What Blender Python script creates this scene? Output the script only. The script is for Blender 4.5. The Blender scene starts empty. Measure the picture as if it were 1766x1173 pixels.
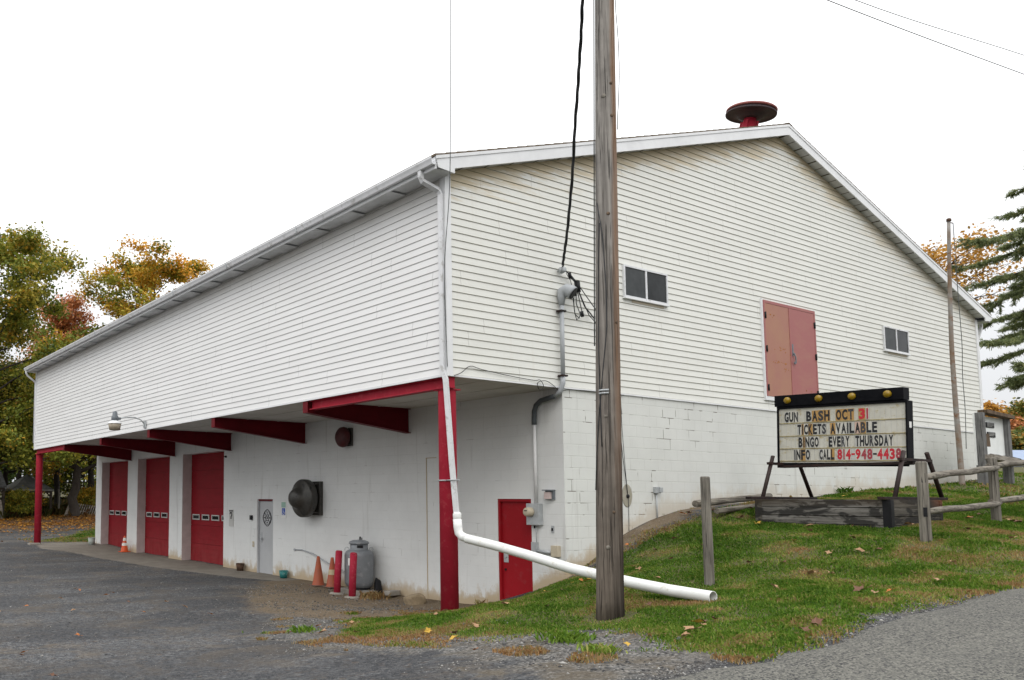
import bpy, math, random
import numpy as np
from mathutils import Vector, Matrix, Quaternion

sc = bpy.context.scene
C = sc.collection
rad = math.radians

# ---------------------------------------------------------------- camera, world, sun, exposure
cam_d = bpy.data.cameras.new("camera")
cam = bpy.data.objects.new("camera", cam_d)
C.objects.link(cam)
cr = Vector((0.86302916, -0.50511833, 0.00601231))
cu = Vector((-0.04699761, -0.06843696, 0.99654785))
cf = Vector((0.50296312, 0.86033241, 0.08280244))
m = Matrix((cr, cu, -cf)).transposed().to_4x4()
m.translation = Vector((-8.9434, -9.3981, 2.0832))
cam.matrix_world = m
cam_d.sensor_width = 36.0
cam_d.sensor_fit = 'HORIZONTAL'
cam_d.lens = 1402.44 / 1766 * 36
cam_d.shift_x = (883 - 443.65) / 1766
cam_d.shift_y = (742.83 - 586.5) / 1766
cam_d.clip_end = 3000
sc.camera = cam

SUN_EL, SUN_AZ = 42.0, 222.0
world = bpy.data.worlds.new("World")
sc.world = world
world.use_nodes = True
wt = world.node_tree
wt.nodes.clear()
wn = wt.nodes.new
w_out = wn('ShaderNodeOutputWorld')
w_bg = wn('ShaderNodeBackground')
w_sky = wn('ShaderNodeTexSky')
w_sky.sky_type = 'NISHITA'
w_sky.sun_disc = False
w_sky.sun_elevation = rad(SUN_EL)
w_sky.sun_rotation = rad(SUN_AZ)
w_sky.dust_density = 4.0
w_tc = wn('ShaderNodeTexCoord')
w_sep = wn('ShaderNodeSeparateXYZ')
wt.links.new(w_tc.outputs['Generated'], w_sep.inputs[0])
w_max = wn('ShaderNodeMath'); w_max.operation = 'MAXIMUM'; w_max.inputs[1].default_value = 0.0
wt.links.new(w_sep.outputs['Z'], w_max.inputs[0])
# even overcast: zenith about three times as bright as the horizon
w_ramp = wn('ShaderNodeValToRGB')
w_ramp.color_ramp.elements[0].position = 0.0
w_ramp.color_ramp.elements[0].color = (7.5, 7.65, 7.9, 1)
w_ramp.color_ramp.elements[1].position = 1.0
w_ramp.color_ramp.elements[1].color = (27.5, 27.6, 27.8, 1)
e = w_ramp.color_ramp.elements.new(0.16)
e.color = (9.5, 9.6, 9.75, 1)
e = w_ramp.color_ramp.elements.new(0.40)
e.color = (16.4, 16.5, 16.6, 1)
wt.links.new(w_max.outputs[0], w_ramp.inputs[0])
w_noise = wn('ShaderNodeTexNoise'); w_noise.inputs['Scale'].default_value = 1.6
wt.links.new(w_tc.outputs['Generated'], w_noise.inputs['Vector'])
w_mr = wn('ShaderNodeMapRange'); w_mr.inputs[3].default_value = 0.9; w_mr.inputs[4].default_value = 1.1
wt.links.new(w_noise.outputs['Fac'], w_mr.inputs[0])
w_mul = wn('ShaderNodeMix'); w_mul.data_type = 'RGBA'; w_mul.blend_type = 'MULTIPLY'
w_mul.inputs[0].default_value = 1.0
wt.links.new(w_ramp.outputs[0], w_mul.inputs[6]); wt.links.new(w_mr.outputs[0], w_mul.inputs[7])
w_mix = wn('ShaderNodeMix'); w_mix.data_type = 'RGBA'; w_mix.inputs[0].default_value = 0.06
wt.links.new(w_mul.outputs[2], w_mix.inputs[6])
wt.links.new(w_sky.outputs[0], w_mix.inputs[7])
wt.links.new(w_mix.outputs[2], w_bg.inputs[0])
w_bg.inputs[1].default_value = 0.1
wt.links.new(w_bg.outputs[0], w_out.inputs[0])

sun_d = bpy.data.lights.new("sun", 'SUN')
sun_d.energy = 0.7
sun_d.angle = rad(25)
sun_d.color = (1.0, 0.95, 0.87)
sun = bpy.data.objects.new("sun", sun_d)
C.objects.link(sun)
az = rad(SUN_AZ)
sdir = Vector((math.sin(az) * math.cos(rad(SUN_EL)), math.cos(az) * math.cos(rad(SUN_EL)), math.sin(rad(SUN_EL))))
sun.rotation_euler = sdir.to_track_quat('Z', 'Y').to_euler()
sun.location = (0, -20, 30)

sc.view_settings.view_transform = 'Standard'
sc.view_settings.look = 'None'
sc.view_settings.exposure = 0.0
sc.view_settings.gamma = 1.0
sc.cycles.max_bounces = 6
sc.cycles.diffuse_bounces = 3
sc.cycles.glossy_bounces = 3
sc.cycles.transparent_max_bounces = 6
sc.cycles.use_denoising = True

# ---------------------------------------------------------------- materials
def NT(name):
    mt = bpy.data.materials.new(name)
    mt.use_nodes = True
    nt = mt.node_tree
    b = nt.nodes['Principled BSDF']
    return mt, nt, b

def N(nt, typ, **kw):
    n = nt.nodes.new(typ)
    for k, v in kw.items():
        setattr(n, k, v)
    return n

def L(nt, a, b): nt.links.new(a, b)

def coords(nt, scale=(1, 1, 1), kind='Object', loc=(0, 0, 0)):
    tc = N(nt, 'ShaderNodeTexCoord')
    mp = N(nt, 'ShaderNodeMapping')
    mp.inputs['Scale'].default_value = scale
    mp.inputs['Location'].default_value = loc
    if kind == 'World':
        g = N(nt, 'ShaderNodeNewGeometry')
        L(nt, g.outputs['Position'], mp.inputs[0])
    else:
        L(nt, tc.outputs[kind], mp.inputs[0])
    return mp.outputs[0]

def noise(nt, vec, scale, detail=4, rough=0.6, dist=0.0):
    n = N(nt, 'ShaderNodeTexNoise')
    n.inputs['Scale'].default_value = scale
    n.inputs['Detail'].default_value = detail
    n.inputs['Roughness'].default_value = rough
    n.inputs['Distortion'].default_value = dist
    if vec is not None: L(nt, vec, n.inputs['Vector'])
    return n.outputs['Fac']

def mrange(nt, val, a, b, c=0.0, d=1.0, smooth=False):
    n = N(nt, 'ShaderNodeMapRange')
    if smooth: n.interpolation_type = 'SMOOTHSTEP'
    for i, v in enumerate((a, b, c, d)): n.inputs[i + 1].default_value = v
    L(nt, val, n.inputs[0])
    return n.outputs[0]

def math_(nt, op, a, b=None):
    n = N(nt, 'ShaderNodeMath', operation=op)
    for i, v in enumerate((a, b)):
        if v is None: continue
        if isinstance(v, (int, float)): n.inputs[i].default_value = v
        else: L(nt, v, n.inputs[i])
    return n.outputs[0]

def mixc(nt, fac, a, b, blend='MIX'):
    n = N(nt, 'ShaderNodeMix', data_type='RGBA', blend_type=blend)
    for i, v in ((0, fac), (6, a), (7, b)):
        if isinstance(v, (int, float)): n.inputs[i].default_value = v
        elif isinstance(v, tuple): n.inputs[i].default_value = v if len(v) == 4 else (*v, 1)
        else: L(nt, v, n.inputs[i])
    return n.outputs[2]

def ramp(nt, fac, stops):
    r = N(nt, 'ShaderNodeValToRGB')
    el = r.color_ramp.elements
    el[0].position, el[0].color = stops[0][0], (*stops[0][1], 1)
    el[1].position, el[1].color = stops[-1][0], (*stops[-1][1], 1)
    for p, c in stops[1:-1]:
        x = el.new(p); x.color = (*c, 1)
    L(nt, fac, r.inputs[0])
    return r.outputs[0]

def bump(nt, b, h, strength=0.3, dist=0.01):
    n = N(nt, 'ShaderNodeBump')
    n.inputs['Strength'].default_value = strength
    n.inputs['Distance'].default_value = dist
    L(nt, h, n.inputs['Height'])
    L(nt, n.outputs[0], b.inputs['Normal'])

def attr(nt, name):
    a = N(nt, 'ShaderNodeAttribute', attribute_name=name)
    return a.outputs['Fac']

def mat(name, c1, c2=None, scale=6.0, rough=0.7, bmp=0.0, metal=0.0, stretch=(1, 1, 1), spec=0.4, c3=None, lo=0.35, hi=0.65, kind='Object'):
    mt, nt, b = NT(name)
    c2 = c2 or tuple(v * 0.82 for v in c1)
    v = coords(nt, stretch, kind)
    f = noise(nt, v, scale, 5, 0.65)
    col = mixc(nt, mrange(nt, f, lo, hi), c1, c2)
    if c3:
        f2 = noise(nt, v, scale * 2.3, 4, 0.7)
        col = mixc(nt, mrange(nt, f2, 0.56, 0.66), col, c3)
    L(nt, col, b.inputs['Base Color'])
    b.inputs['Roughness'].default_value = rough
    b.inputs['Metallic'].default_value = metal
    b.inputs['Specular IOR Level'].default_value = spec
    if bmp: bump(nt, b, f, bmp, 0.01)
    return mt

def xyz(nt, kind='World'):
    s = N(nt, 'ShaderNodeSeparateXYZ')
    g = N(nt, 'ShaderNodeNewGeometry')
    L(nt, g.outputs['Position'], s.inputs[0])
    return s.outputs, g.outputs['Position']

H1, OV, WD, LN = 4.04, 2.66, 20.27, 24.0
EXPO = 0.1215
ROOFK = 0.292
def roof_z(x): return 7.42 + ROOFK * ((x + 0.38) if x <= WD / 2 else (WD - x + 0.38))

def mat_siding(name, base, dirty, stain):
    """Vinyl siding: faint lap seams, grime and rusty yellow stain running down from the rake."""
    mt, nt, b = NT(name)
    o, pos = xyz(nt)
    f = noise(nt, coords(nt, (0.5, 0.5, 1.6), 'World'), 1.2, 5, 0.6)
    col = mixc(nt, mrange(nt, f, 0.35, 0.7), base, dirty)
    # course by course tone
    cid = math_(nt, 'FLOOR', math_(nt, 'DIVIDE', math_(nt, 'SUBTRACT', o['Z'], H1), EXPO * 2))
    wn_ = N(nt, 'ShaderNodeTexWhiteNoise', noise_dimensions='1D')
    L(nt, cid, wn_.inputs['W'])
    col = mixc(nt, mrange(nt, wn_.outputs['Value'], 0, 1, 0.0, 0.08), col, (0.5, 0.5, 0.47), 'MIX')
    # lap seams every 3.8 m, shifted per course pair
    run = math_(nt, 'ADD', o['X'], o['Y'])
    sh = math_(nt, 'MULTIPLY', wn_.outputs['Value'], 3.8)
    fr = math_(nt, 'FRACT', math_(nt, 'DIVIDE', math_(nt, 'ADD', run, sh), 3.8))
    seam = math_(nt, 'LESS_THAN', fr, 0.0022)
    col = mixc(nt, math_(nt, 'MULTIPLY', seam, 0.7), col, (0.3, 0.29, 0.27))
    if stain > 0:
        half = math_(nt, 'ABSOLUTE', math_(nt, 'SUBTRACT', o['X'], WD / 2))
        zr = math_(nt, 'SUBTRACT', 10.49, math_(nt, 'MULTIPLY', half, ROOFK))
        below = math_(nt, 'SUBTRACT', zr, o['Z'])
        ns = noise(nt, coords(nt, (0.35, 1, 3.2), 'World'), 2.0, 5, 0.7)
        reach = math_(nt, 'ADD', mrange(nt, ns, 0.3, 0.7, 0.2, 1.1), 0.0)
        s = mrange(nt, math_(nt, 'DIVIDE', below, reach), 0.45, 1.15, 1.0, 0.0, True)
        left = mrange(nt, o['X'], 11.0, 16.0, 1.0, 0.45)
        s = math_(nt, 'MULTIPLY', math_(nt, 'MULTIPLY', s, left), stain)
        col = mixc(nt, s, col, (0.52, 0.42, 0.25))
        # faint drip streaks under that
        st = noise(nt, coords(nt, (5.0, 1, 0.25), 'World'), 2.0, 3, 0.6)
        col = mixc(nt, mrange(nt, st, 0.56, 0.75, 0.0, 0.16), col, (0.52, 0.46, 0.33))
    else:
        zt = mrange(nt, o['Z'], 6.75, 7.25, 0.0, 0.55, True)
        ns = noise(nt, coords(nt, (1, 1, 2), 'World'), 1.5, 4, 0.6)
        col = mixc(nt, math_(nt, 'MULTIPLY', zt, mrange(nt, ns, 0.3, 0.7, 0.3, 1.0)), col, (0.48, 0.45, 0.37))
    L(nt, col, b.inputs['Base Color'])
    b.inputs['Roughness'].default_value = 0.5
    fb = noise(nt, coords(nt, (0.8, 0.8, 14), 'World'), 2.0, 3, 0.5)
    bump(nt, b, fb, 0.12, 0.006)
    return mt

def mat_block(name, axis, base, strength):
    """Painted concrete block: courses of 0.2 x 0.4 m, open joints here and there, stains."""
    mt, nt, b = NT(name)
    o, pos = xyz(nt)
    cmb = N(nt, 'ShaderNodeCombineXYZ')
    L(nt, o['X'] if axis == 'x' else o['Y'], cmb.inputs[0])
    L(nt, o['Z'], cmb.inputs[1])
    bt = N(nt, 'ShaderNodeTexBrick')
    bt.offset = 0.5
    bt.inputs['Scale'].default_value = 1.0
    bt.inputs['Brick Width'].default_value = 0.4064
    bt.inputs['Row Height'].default_value = 0.2032
    bt.inputs['Mortar Size'].default_value = 0.0075
    bt.inputs['Mortar Smooth'].default_value = 0.3
    bt.inputs['Color1'].default_value = (1, 1, 1, 1)
    bt.inputs['Color2'].default_value = (0.93, 0.93, 0.93, 1)
    bt.inputs['Mortar'].default_value = (0, 0, 0, 1)
    L(nt, cmb.outputs[0], bt.inputs['Vector'])
    n1 = noise(nt, coords(nt, (1, 1, 1), 'World'), 0.9, 5, 0.6)
    col = mixc(nt, mrange(nt, n1, 0.35, 0.7), base, tuple(v * 0.9 for v in base))
    col = mixc(nt, 0.5, col, mixc(nt, 1.0, col, bt.outputs['Color'], 'MULTIPLY')) if False else col
    # joints: faintly visible everywhere, dark where the mortar has opened
    jm = bt.outputs['Fac']
    col = mixc(nt, math_(nt, 'MULTIPLY', jm, 0.16 * strength), col, (0.35, 0.34, 0.31))
    n2 = noise(nt, coords(nt, (1, 1, 1), 'World'), 2.6, 2, 0.5)
    n2b = noise(nt, coords(nt, (1, 1, 1), 'World', (7, 3, 5)), 0.35, 2, 0.5)
    op = math_(nt, 'MULTIPLY', mrange(nt, n2, *((0.545, 0.57) if axis == 'x' else (0.64, 0.67))), mrange(nt, n2b, 0.47, 0.53))
    col = mixc(nt, math_(nt, 'MULTIPLY', math_(nt, 'MULTIPLY', jm, op), 0.95 * strength), col, (0.10, 0.085, 0.06))
    # hairline speckle and scuffs
    n3 = noise(nt, coords(nt, (1, 1, 0.7), 'World'), 14, 6, 0.75)
    col = mixc(nt, mrange(nt, n3, 0.58, 0.75, 0.0, 0.28), col, (0.42, 0.41, 0.39))
    # grey drips
    n4 = noise(nt, coords(nt, (3.2, 3.2, 0.22), 'World'), 1.4, 4, 0.6)
    col = mixc(nt, mrange(nt, n4, 0.60, 0.74, 0.0, 0.42), col, (0.34, 0.33, 0.30))
    # splashed soil low on the wall, following the ground line
    hg = attr(nt, 'hground')
    n5 = noise(nt, coords(nt, (1, 1, 0.6), 'World'), 3.0, 5, 0.7)
    reach = mrange(nt, n5, 0.3, 0.7, 0.04, 0.55)
    sp = mrange(nt, math_(nt, 'DIVIDE', hg, reach), 0.2, 1.2, 1.0, 0.0, True)
    col = mixc(nt, math_(nt, 'MULTIPLY', math_(nt, 'MULTIPLY', sp, mrange(nt, o['X'], 2.7, 5.0, 0.9, 0.38)), 1.0), col, (0.43, 0.33, 0.20))
    L(nt, col, b.inputs['Base Color'])
    b.inputs['Roughness'].default_value = 0.75
    hgt = math_(nt, 'SUBTRACT', math_(nt, 'MULTIPLY', n3, 0.5), math_(nt, 'MULTIPLY', jm, 1.0))
    bump(nt, b, hgt, 0.45, 0.006)
    return mt

def mat_wood(name, c1, c2, dark, scale=1.0, axis=2, brown=None):
    mt, nt, b = NT(name)
    s = [26.0 * scale] * 3
    s[axis] = 0.9 * scale
    v = coords(nt, tuple(s))
    f = noise(nt, v, 1.0, 6, 0.7, 0.4)
    col = mixc(nt, mrange(nt, f, 0.40, 0.60), c1, c2)
    s2 = [60.0 * scale] * 3
    s2[axis] = 1.1 * scale
    v2 = coords(nt, tuple(s2))
    f2 = noise(nt, v2, 1.0, 3, 0.5, 0.2)
    crack = mrange(nt, f2, 0.585, 0.63)
    col = mixc(nt, math_(nt, 'MULTIPLY', crack, 0.7), col, dark)
    fl = noise(nt, coords(nt), 3.0, 4, 0.6)
    col = mixc(nt, mrange(nt, fl, 0.45, 0.75, 0, 0.5), col, tuple(x * 0.55 for x in c2))
    if brown: col = brown(nt, col)
    L(nt, col, b.inputs['Base Color'])
    b.inputs['Roughness'].default_value = 0.88
    b.inputs['Specular IOR Level'].default_value = 0.2
    bump(nt, b, math_(nt, 'SUBTRACT', f, crack), 0.8, 0.012)
    return mt

def mat_glass(name, col, rough=0.06):
    mt, nt, b = NT(name)
    f = noise(nt, coords(nt), 1.5, 4, 0.6)
    L(nt, mixc(nt, mrange(nt, f, 0.4, 0.7), col, tuple(v * 1.8 + 0.01 for v in col)), b.inputs['Base Color'])
    b.inputs['Roughness'].default_value = rough
    b.inputs['Specular IOR Level'].default_value = 0.16
    bump(nt, b, noise(nt, coords(nt), 2.5, 2, 0.5), 0.05, 0.02)
    return mt

def mat_leaf(name, stops, trans=0.25):
    mt, nt, b = NT(name)
    t = attr(nt, 'tint')
    col = ramp(nt, t, stops)
    L(nt, col, b.inputs['Base Color'])
    b.inputs['Roughness'].default_value = 0.6
    b.inputs['Specular IOR Level'].default_value = 0.25
    tr = N(nt, 'ShaderNodeBsdfTranslucent')
    L(nt, col, tr.inputs[0])
    mx = N(nt, 'ShaderNodeMixShader')
    mx.inputs[0].default_value = trans
    L(nt, b.outputs[0], mx.inputs[1]); L(nt, tr.outputs[0], mx.inputs[2])
    L(nt, mx.outputs[0], nt.nodes['Material Output'].inputs[0])
    return mt

WHITE = (0.78, 0.79, 0.80)
M = {}
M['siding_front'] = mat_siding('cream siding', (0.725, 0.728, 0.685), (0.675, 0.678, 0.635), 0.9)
M['siding_side'] = mat_siding('white siding', (0.79, 0.79, 0.785), (0.74, 0.74, 0.735), 0.0)
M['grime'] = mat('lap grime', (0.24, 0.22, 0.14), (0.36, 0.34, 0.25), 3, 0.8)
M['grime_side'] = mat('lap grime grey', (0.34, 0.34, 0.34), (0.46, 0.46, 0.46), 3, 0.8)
M['trim'] = mat('white trim', (0.76, 0.77, 0.78), (0.68, 0.69, 0.70), 2, 0.45, 0.03)
M['gutter'] = mat('aluminium gutter', (0.70, 0.71, 0.73), (0.60, 0.61, 0.62), 3, 0.4, 0.02, c3=(0.45, 0.45, 0.44))
M['soffit'] = mat('vented soffit', (0.66, 0.67, 0.68), (0.5, 0.51, 0.51), 1.8, 0.6)
M['ceiling'] = mat('overhang underside', (0.60, 0.59, 0.56), (0.50, 0.49, 0.46), 1.3, 0.8, 0.05)
M['shingle'] = mat('brown shingles', (0.11, 0.085, 0.06), (0.17, 0.13, 0.09), 18, 0.9, 0.5)
M['block_front'] = mat_block('painted block front', 'x', (0.655, 0.665, 0.635), 1.0)
M['block_side'] = mat_block('painted block side', 'y', (0.70, 0.71, 0.70), 0.28)
M['jamb'] = mat('taupe jamb paint', (0.56, 0.49, 0.475), (0.46, 0.40, 0.385), 3, 0.7, 0.05)
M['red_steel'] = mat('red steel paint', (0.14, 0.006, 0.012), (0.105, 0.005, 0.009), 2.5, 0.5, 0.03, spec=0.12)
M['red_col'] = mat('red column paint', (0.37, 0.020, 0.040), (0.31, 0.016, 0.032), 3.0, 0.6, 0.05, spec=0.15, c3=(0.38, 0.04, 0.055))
M['red_door'] = mat('red door paint', (0.31, 0.008, 0.015), (0.265, 0.007, 0.012), 2.0, 0.55, 0.03, spec=0.15, c3=(0.27, 0.02, 0.025))
def mat_ohd():
    mt, nt, b = NT('red sectional door')
    o, pos = xyz(nt)
    f = noise(nt, coords(nt, (1, 1, 3), 'World'), 2.0, 5, 0.6)
    col = mixc(nt, mrange(nt, f, 0.35, 0.7), (0.25, 0.008, 0.016), (0.20, 0.007, 0.012))
    d = mrange(nt, o['Z'], 0.05, 1.2, 0.5, 0.0, True)
    f2 = noise(nt, coords(nt, (3, 3, 0.8), 'World'), 2.0, 5, 0.7)
    col = mixc(nt, math_(nt, 'MULTIPLY', d, mrange(nt, f2, 0.3, 0.7)), col, (0.28, 0.07, 0.065))
    L(nt, col, b.inputs['Base Color'])
    b.inputs['Specular IOR Level'].default_value = 0.15
    b.inputs['Roughness'].default_value = 0.55
    return mt
M['ohd'] = mat_ohd()
M['pink_a'] = mat('faded orange pink paint', (0.365, 0.18, 0.115), (0.345, 0.15, 0.115), 1.4, 0.6, 0.02, lo=.35, hi=.65)
M['pink_b'] = mat('faded rose paint', (0.335, 0.118, 0.112), (0.35, 0.15, 0.12), 1.4, 0.6, 0.02, lo=.45, hi=.68, stretch=(1, 1, 2.2))
M['rust'] = mat('rust spots', (0.42, 0.17, 0.03), (0.30, 0.11, 0.03), 20, 0.9)
M['grey_door'] = mat('grey door paint', (0.44, 0.45, 0.46), (0.40, 0.41, 0.42), 2, 0.45, 0.02)
M['black'] = mat('black paint', (0.008, 0.0085, 0.010), (0.013, 0.013, 0.015), 5, 0.55, spec=0.2)
M['rubber'] = mat('black cable', (0.012, 0.014, 0.016), (0.02, 0.022, 0.025), 8, 0.55)
M['wire'] = mat('thin wire', (0.10, 0.11, 0.11), (0.06, 0.065, 0.065), 8, 0.5)
M['steel'] = mat('galvanised steel', (0.45, 0.47, 0.48), (0.36, 0.38, 0.39), 9, 0.45, 0.02, 0.25)
M['grey_pvc'] = mat('grey conduit', (0.40, 0.42, 0.44), (0.34, 0.36, 0.38), 5, 0.5)
M['dark_conduit'] = mat('dark conduit', (0.055, 0.065, 0.07), (0.09, 0.10, 0.11), 6, 0.5)
M['white_pipe'] = mat('white pvc', (0.78, 0.79, 0.78), (0.70, 0.71, 0.69), 2.5, 0.3, 0.0, c3=(0.62, 0.60, 0.54))
M['tan'] = mat('tan plastic', (0.52, 0.46, 0.35), (0.46, 0.40, 0.30), 5, 0.6)
M['fan'] = mat('dark weathered metal', (0.045, 0.044, 0.04), (0.075, 0.07, 0.062), 4, 0.42, 0.05, 0.35, c3=(0.03, 0.03, 0.03))
M['fan_red'] = mat('dark red metal', (0.10, 0.016, 0.018), (0.05, 0.014, 0.015), 5, 0.5, 0.05)
M['siren'] = mat('faded red siren paint', (0.26, 0.08, 0.065), (0.21, 0.055, 0.05), 4, 0.55, 0.03, c3=(0.33, 0.15, 0.12))
M['siren_dark'] = mat('dark siren underside', (0.055, 0.03, 0.032), (0.035, 0.03, 0.033), 4, 0.6)
M['glass'] = mat_glass('dark window glass', (0.012, 0.014, 0.015))
M['screen'] = mat('insect screen', (0.03, 0.034, 0.036), (0.05, 0.055, 0.057), 4, 0.4, spec=0.2)
M['tank'] = mat('grey tank paint', (0.20, 0.215, 0.23), (0.16, 0.17, 0.185), 3, 0.4, 0.02, c3=(0.25, 0.26, 0.27))
M['cone'] = mat('faded orange plastic', (0.36, 0.072, 0.022), (0.27, 0.07, 0.035), 6, 0.6, 0.02)
M['cone_new'] = mat('bright orange plastic', (0.62, 0.085, 0.015), (0.55, 0.075, 0.015), 6, 0.5)
M['cone_base'] = mat('dirty cone base', (0.16, 0.09, 0.06), (0.09, 0.07, 0.06), 8, 0.8)
M['band'] = mat('worn reflective band', (0.5, 0.42, 0.28), (0.42, 0.33, 0.2), 9, 0.6)
M['band_white'] = mat('white reflective band', (0.75, 0.74, 0.7), (0.65, 0.64, 0.6), 9, 0.5)
M['bollard'] = mat('pinkish red paint', (0.33, 0.018, 0.042), (0.28, 0.015, 0.034), 5, 0.6, 0.04, spec=0.15, c3=(0.38, 0.06, 0.075))
M['concrete'] = mat('old concrete', (0.30, 0.28, 0.25), (0.22, 0.20, 0.17), 7, 0.9, 0.3)
M['rock'] = mat('sandstone', (0.30, 0.235, 0.15), (0.19, 0.145, 0.09), 6, 0.95, 0.6)
M['rust_can'] = mat('rusty brown metal', (0.10, 0.05, 0.03), (0.06, 0.035, 0.02), 9, 0.8, 0.1)
M['teal'] = mat('teal bucket paint', (0.02, 0.20, 0.19), (0.02, 0.14, 0.14), 9, 0.5, 0, c3=(0.5, 0.5, 0.46))
M['bucket'] = mat('chalky plastic', (0.40, 0.44, 0.41), (0.32, 0.36, 0.33), 6, 0.6)
M['sign_face'] = mat('aged acrylic face', (0.54, 0.53, 0.475), (0.47, 0.455, 0.39), 4, 0.35, 0.02, c3=(0.40, 0.34, 0.20))
M['tile'] = mat('letter tile', (0.55, 0.54, 0.49), (0.50, 0.485, 0.43), 5, 0.3)
M['tile_grey'] = mat('letter tile greyed', (0.46, 0.46, 0.435), (0.42, 0.415, 0.38), 5, 0.3)
M['tile_tan'] = mat('yellowed letter tile', (0.45, 0.27, 0.095), (0.40, 0.235, 0.08), 4, 0.3)
M['tile_pink'] = mat('pinkish letter tile', (0.55, 0.40, 0.33), (0.50, 0.36, 0.29), 5, 0.3)
M['glyph'] = mat('black letter', (0.014, 0.015, 0.018), (0.022, 0.022, 0.024), 7, 0.35)
M['glyph_red'] = mat('red letter', (0.52, 0.022, 0.035), (0.44, 0.02, 0.035), 7, 0.35)
M['glyph_maroon'] = mat('faded maroon letter', (0.36, 0.04, 0.06), (0.30, 0.05, 0.06), 7, 0.4)
M['glyph_grey'] = mat('worn black letter', (0.06, 0.06, 0.065), (0.03, 0.03, 0.03), 7, 0.4)
M['rail_dirty'] = mat('mossy letter rail', (0.42, 0.36, 0.18), (0.20, 0.15, 0.07), 10, 0.6)
M['sign_black'] = mat('sign black paint', (0.004, 0.0045, 0.006), (0.008, 0.008, 0.010), 5, 0.6, spec=0.06)
M['bulb'] = mat('yellow lens', (0.30, 0.19, 0.008), (0.19, 0.115, 0.006), 14, 0.2)
M['rust_leg'] = mat('rusty black steel', (0.014, 0.011, 0.011), (0.04, 0.022, 0.018), 5, 0.7, 0.05, spec=0.2)
M['brownleg'] = mat('brown primer steel', (0.035, 0.019, 0.016), (0.02, 0.012, 0.011), 5, 0.7, 0.05)
M['paper'] = mat('white paper', (0.72, 0.72, 0.70), (0.68, 0.68, 0.66), 5, 0.6)
M['plate_grey'] = mat('grey plate', (0.5, 0.5, 0.48), (0.45, 0.45, 0.43), 5, 0.6)
M['blue'] = mat('blue sign paint', (0.02, 0.08, 0.42), (0.02, 0.07, 0.36), 5, 0.4)
M['green_sign'] = mat('pale green sign', (0.26, 0.42, 0.34), (0.32, 0.47, 0.40), 8, 0.5)
M['pale_blue'] = mat('pale blue sheet', (0.24, 0.31, 0.44), (0.29, 0.35, 0.46), 0.7, 0.4, 0.02)
M['white_plain'] = mat('chalk white', (0.7, 0.7, 0.7), (0.6, 0.6, 0.6), 3, 0.6)
M['board'] = mat('white board paint', (0.76, 0.78, 0.77), (0.69, 0.71, 0.70), 3, 0.6, 0.04)
M['bark'] = mat('dark bark', (0.028, 0.022, 0.018), (0.05, 0.042, 0.035), 5, 0.95, 0.4, stretch=(4, 4, 1))
M['dark_roof'] = mat('weathered shelter roof', (0.05, 0.052, 0.054), (0.09, 0.09, 0.09), 5, 0.85, 0.1)
M['pale_metal'] = mat('pale tin roof', (0.24, 0.24, 0.23), (0.14, 0.14, 0.13), 3, 0.6, 0.05)
M['shed_wood'] = mat('dark shed timber', (0.03, 0.024, 0.02), (0.05, 0.04, 0.03), 5, 0.9, 0.1)
M['lamp_glass'] = mat('dusty lamp shade', (0.34, 0.29, 0.22), (0.26, 0.22, 0.16), 9, 0.4)
M['lamp_grey'] = mat('grey lamp housing', (0.16, 0.18, 0.20), (0.12, 0.135, 0.15), 8, 0.5)
M['patch'] = mat('bare mortar patch', (0.36, 0.34, 0.28), (0.30, 0.28, 0.22), 8, 0.9, 0.1)

# utility pole wood: grey, brown on the weather side, creosote black towards the foot
def _pole(nt, col):
    o, pos = xyz(nt)
    nrm = N(nt, 'ShaderNodeNewGeometry')
    dt = N(nt, 'ShaderNodeVectorMath', operation='DOT_PRODUCT')
    L(nt, nrm.outputs['Normal'], dt.inputs[0])
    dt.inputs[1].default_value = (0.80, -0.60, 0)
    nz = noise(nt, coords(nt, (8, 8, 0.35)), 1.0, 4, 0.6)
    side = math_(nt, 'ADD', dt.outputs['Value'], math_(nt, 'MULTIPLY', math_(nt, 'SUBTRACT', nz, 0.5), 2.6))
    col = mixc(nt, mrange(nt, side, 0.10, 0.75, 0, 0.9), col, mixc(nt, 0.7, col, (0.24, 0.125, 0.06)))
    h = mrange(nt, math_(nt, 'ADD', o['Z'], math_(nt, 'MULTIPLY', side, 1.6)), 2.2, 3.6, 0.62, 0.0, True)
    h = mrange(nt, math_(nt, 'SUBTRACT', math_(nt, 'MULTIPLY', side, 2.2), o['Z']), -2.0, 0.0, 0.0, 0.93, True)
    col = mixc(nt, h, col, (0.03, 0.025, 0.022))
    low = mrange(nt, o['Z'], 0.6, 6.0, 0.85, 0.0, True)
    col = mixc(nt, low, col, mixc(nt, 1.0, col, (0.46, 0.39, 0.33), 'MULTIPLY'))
    return col
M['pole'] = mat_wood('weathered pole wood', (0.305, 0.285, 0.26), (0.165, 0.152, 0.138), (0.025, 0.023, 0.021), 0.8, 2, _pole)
M['post'] = mat_wood('weathered post wood', (0.255, 0.235, 0.20), (0.135, 0.123, 0.105), (0.035, 0.032, 0.028), 1.0, 2)
M['railwood'] = mat_wood('weathered rail wood', (0.27, 0.245, 0.205), (0.125, 0.11, 0.09), (0.035, 0.032, 0.026), 1.0, 0)
M['board_wood'] = mat_wood('grey board frame wood', (0.22, 0.22, 0.215), (0.12, 0.12, 0.12), (0.04, 0.04, 0.04), 1.0, 2)
M['trim_wood'] = mat_wood('peeling brown trim', (0.17, 0.12, 0.08), (0.09, 0.065, 0.045), (0.03, 0.02, 0.015), 1.0, 2)
M['shelf_wood'] = mat_wood('pale shelf wood', (0.36, 0.33, 0.29), (0.24, 0.21, 0.18), (0.08, 0.07, 0.06), 1.0, 0)
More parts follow.
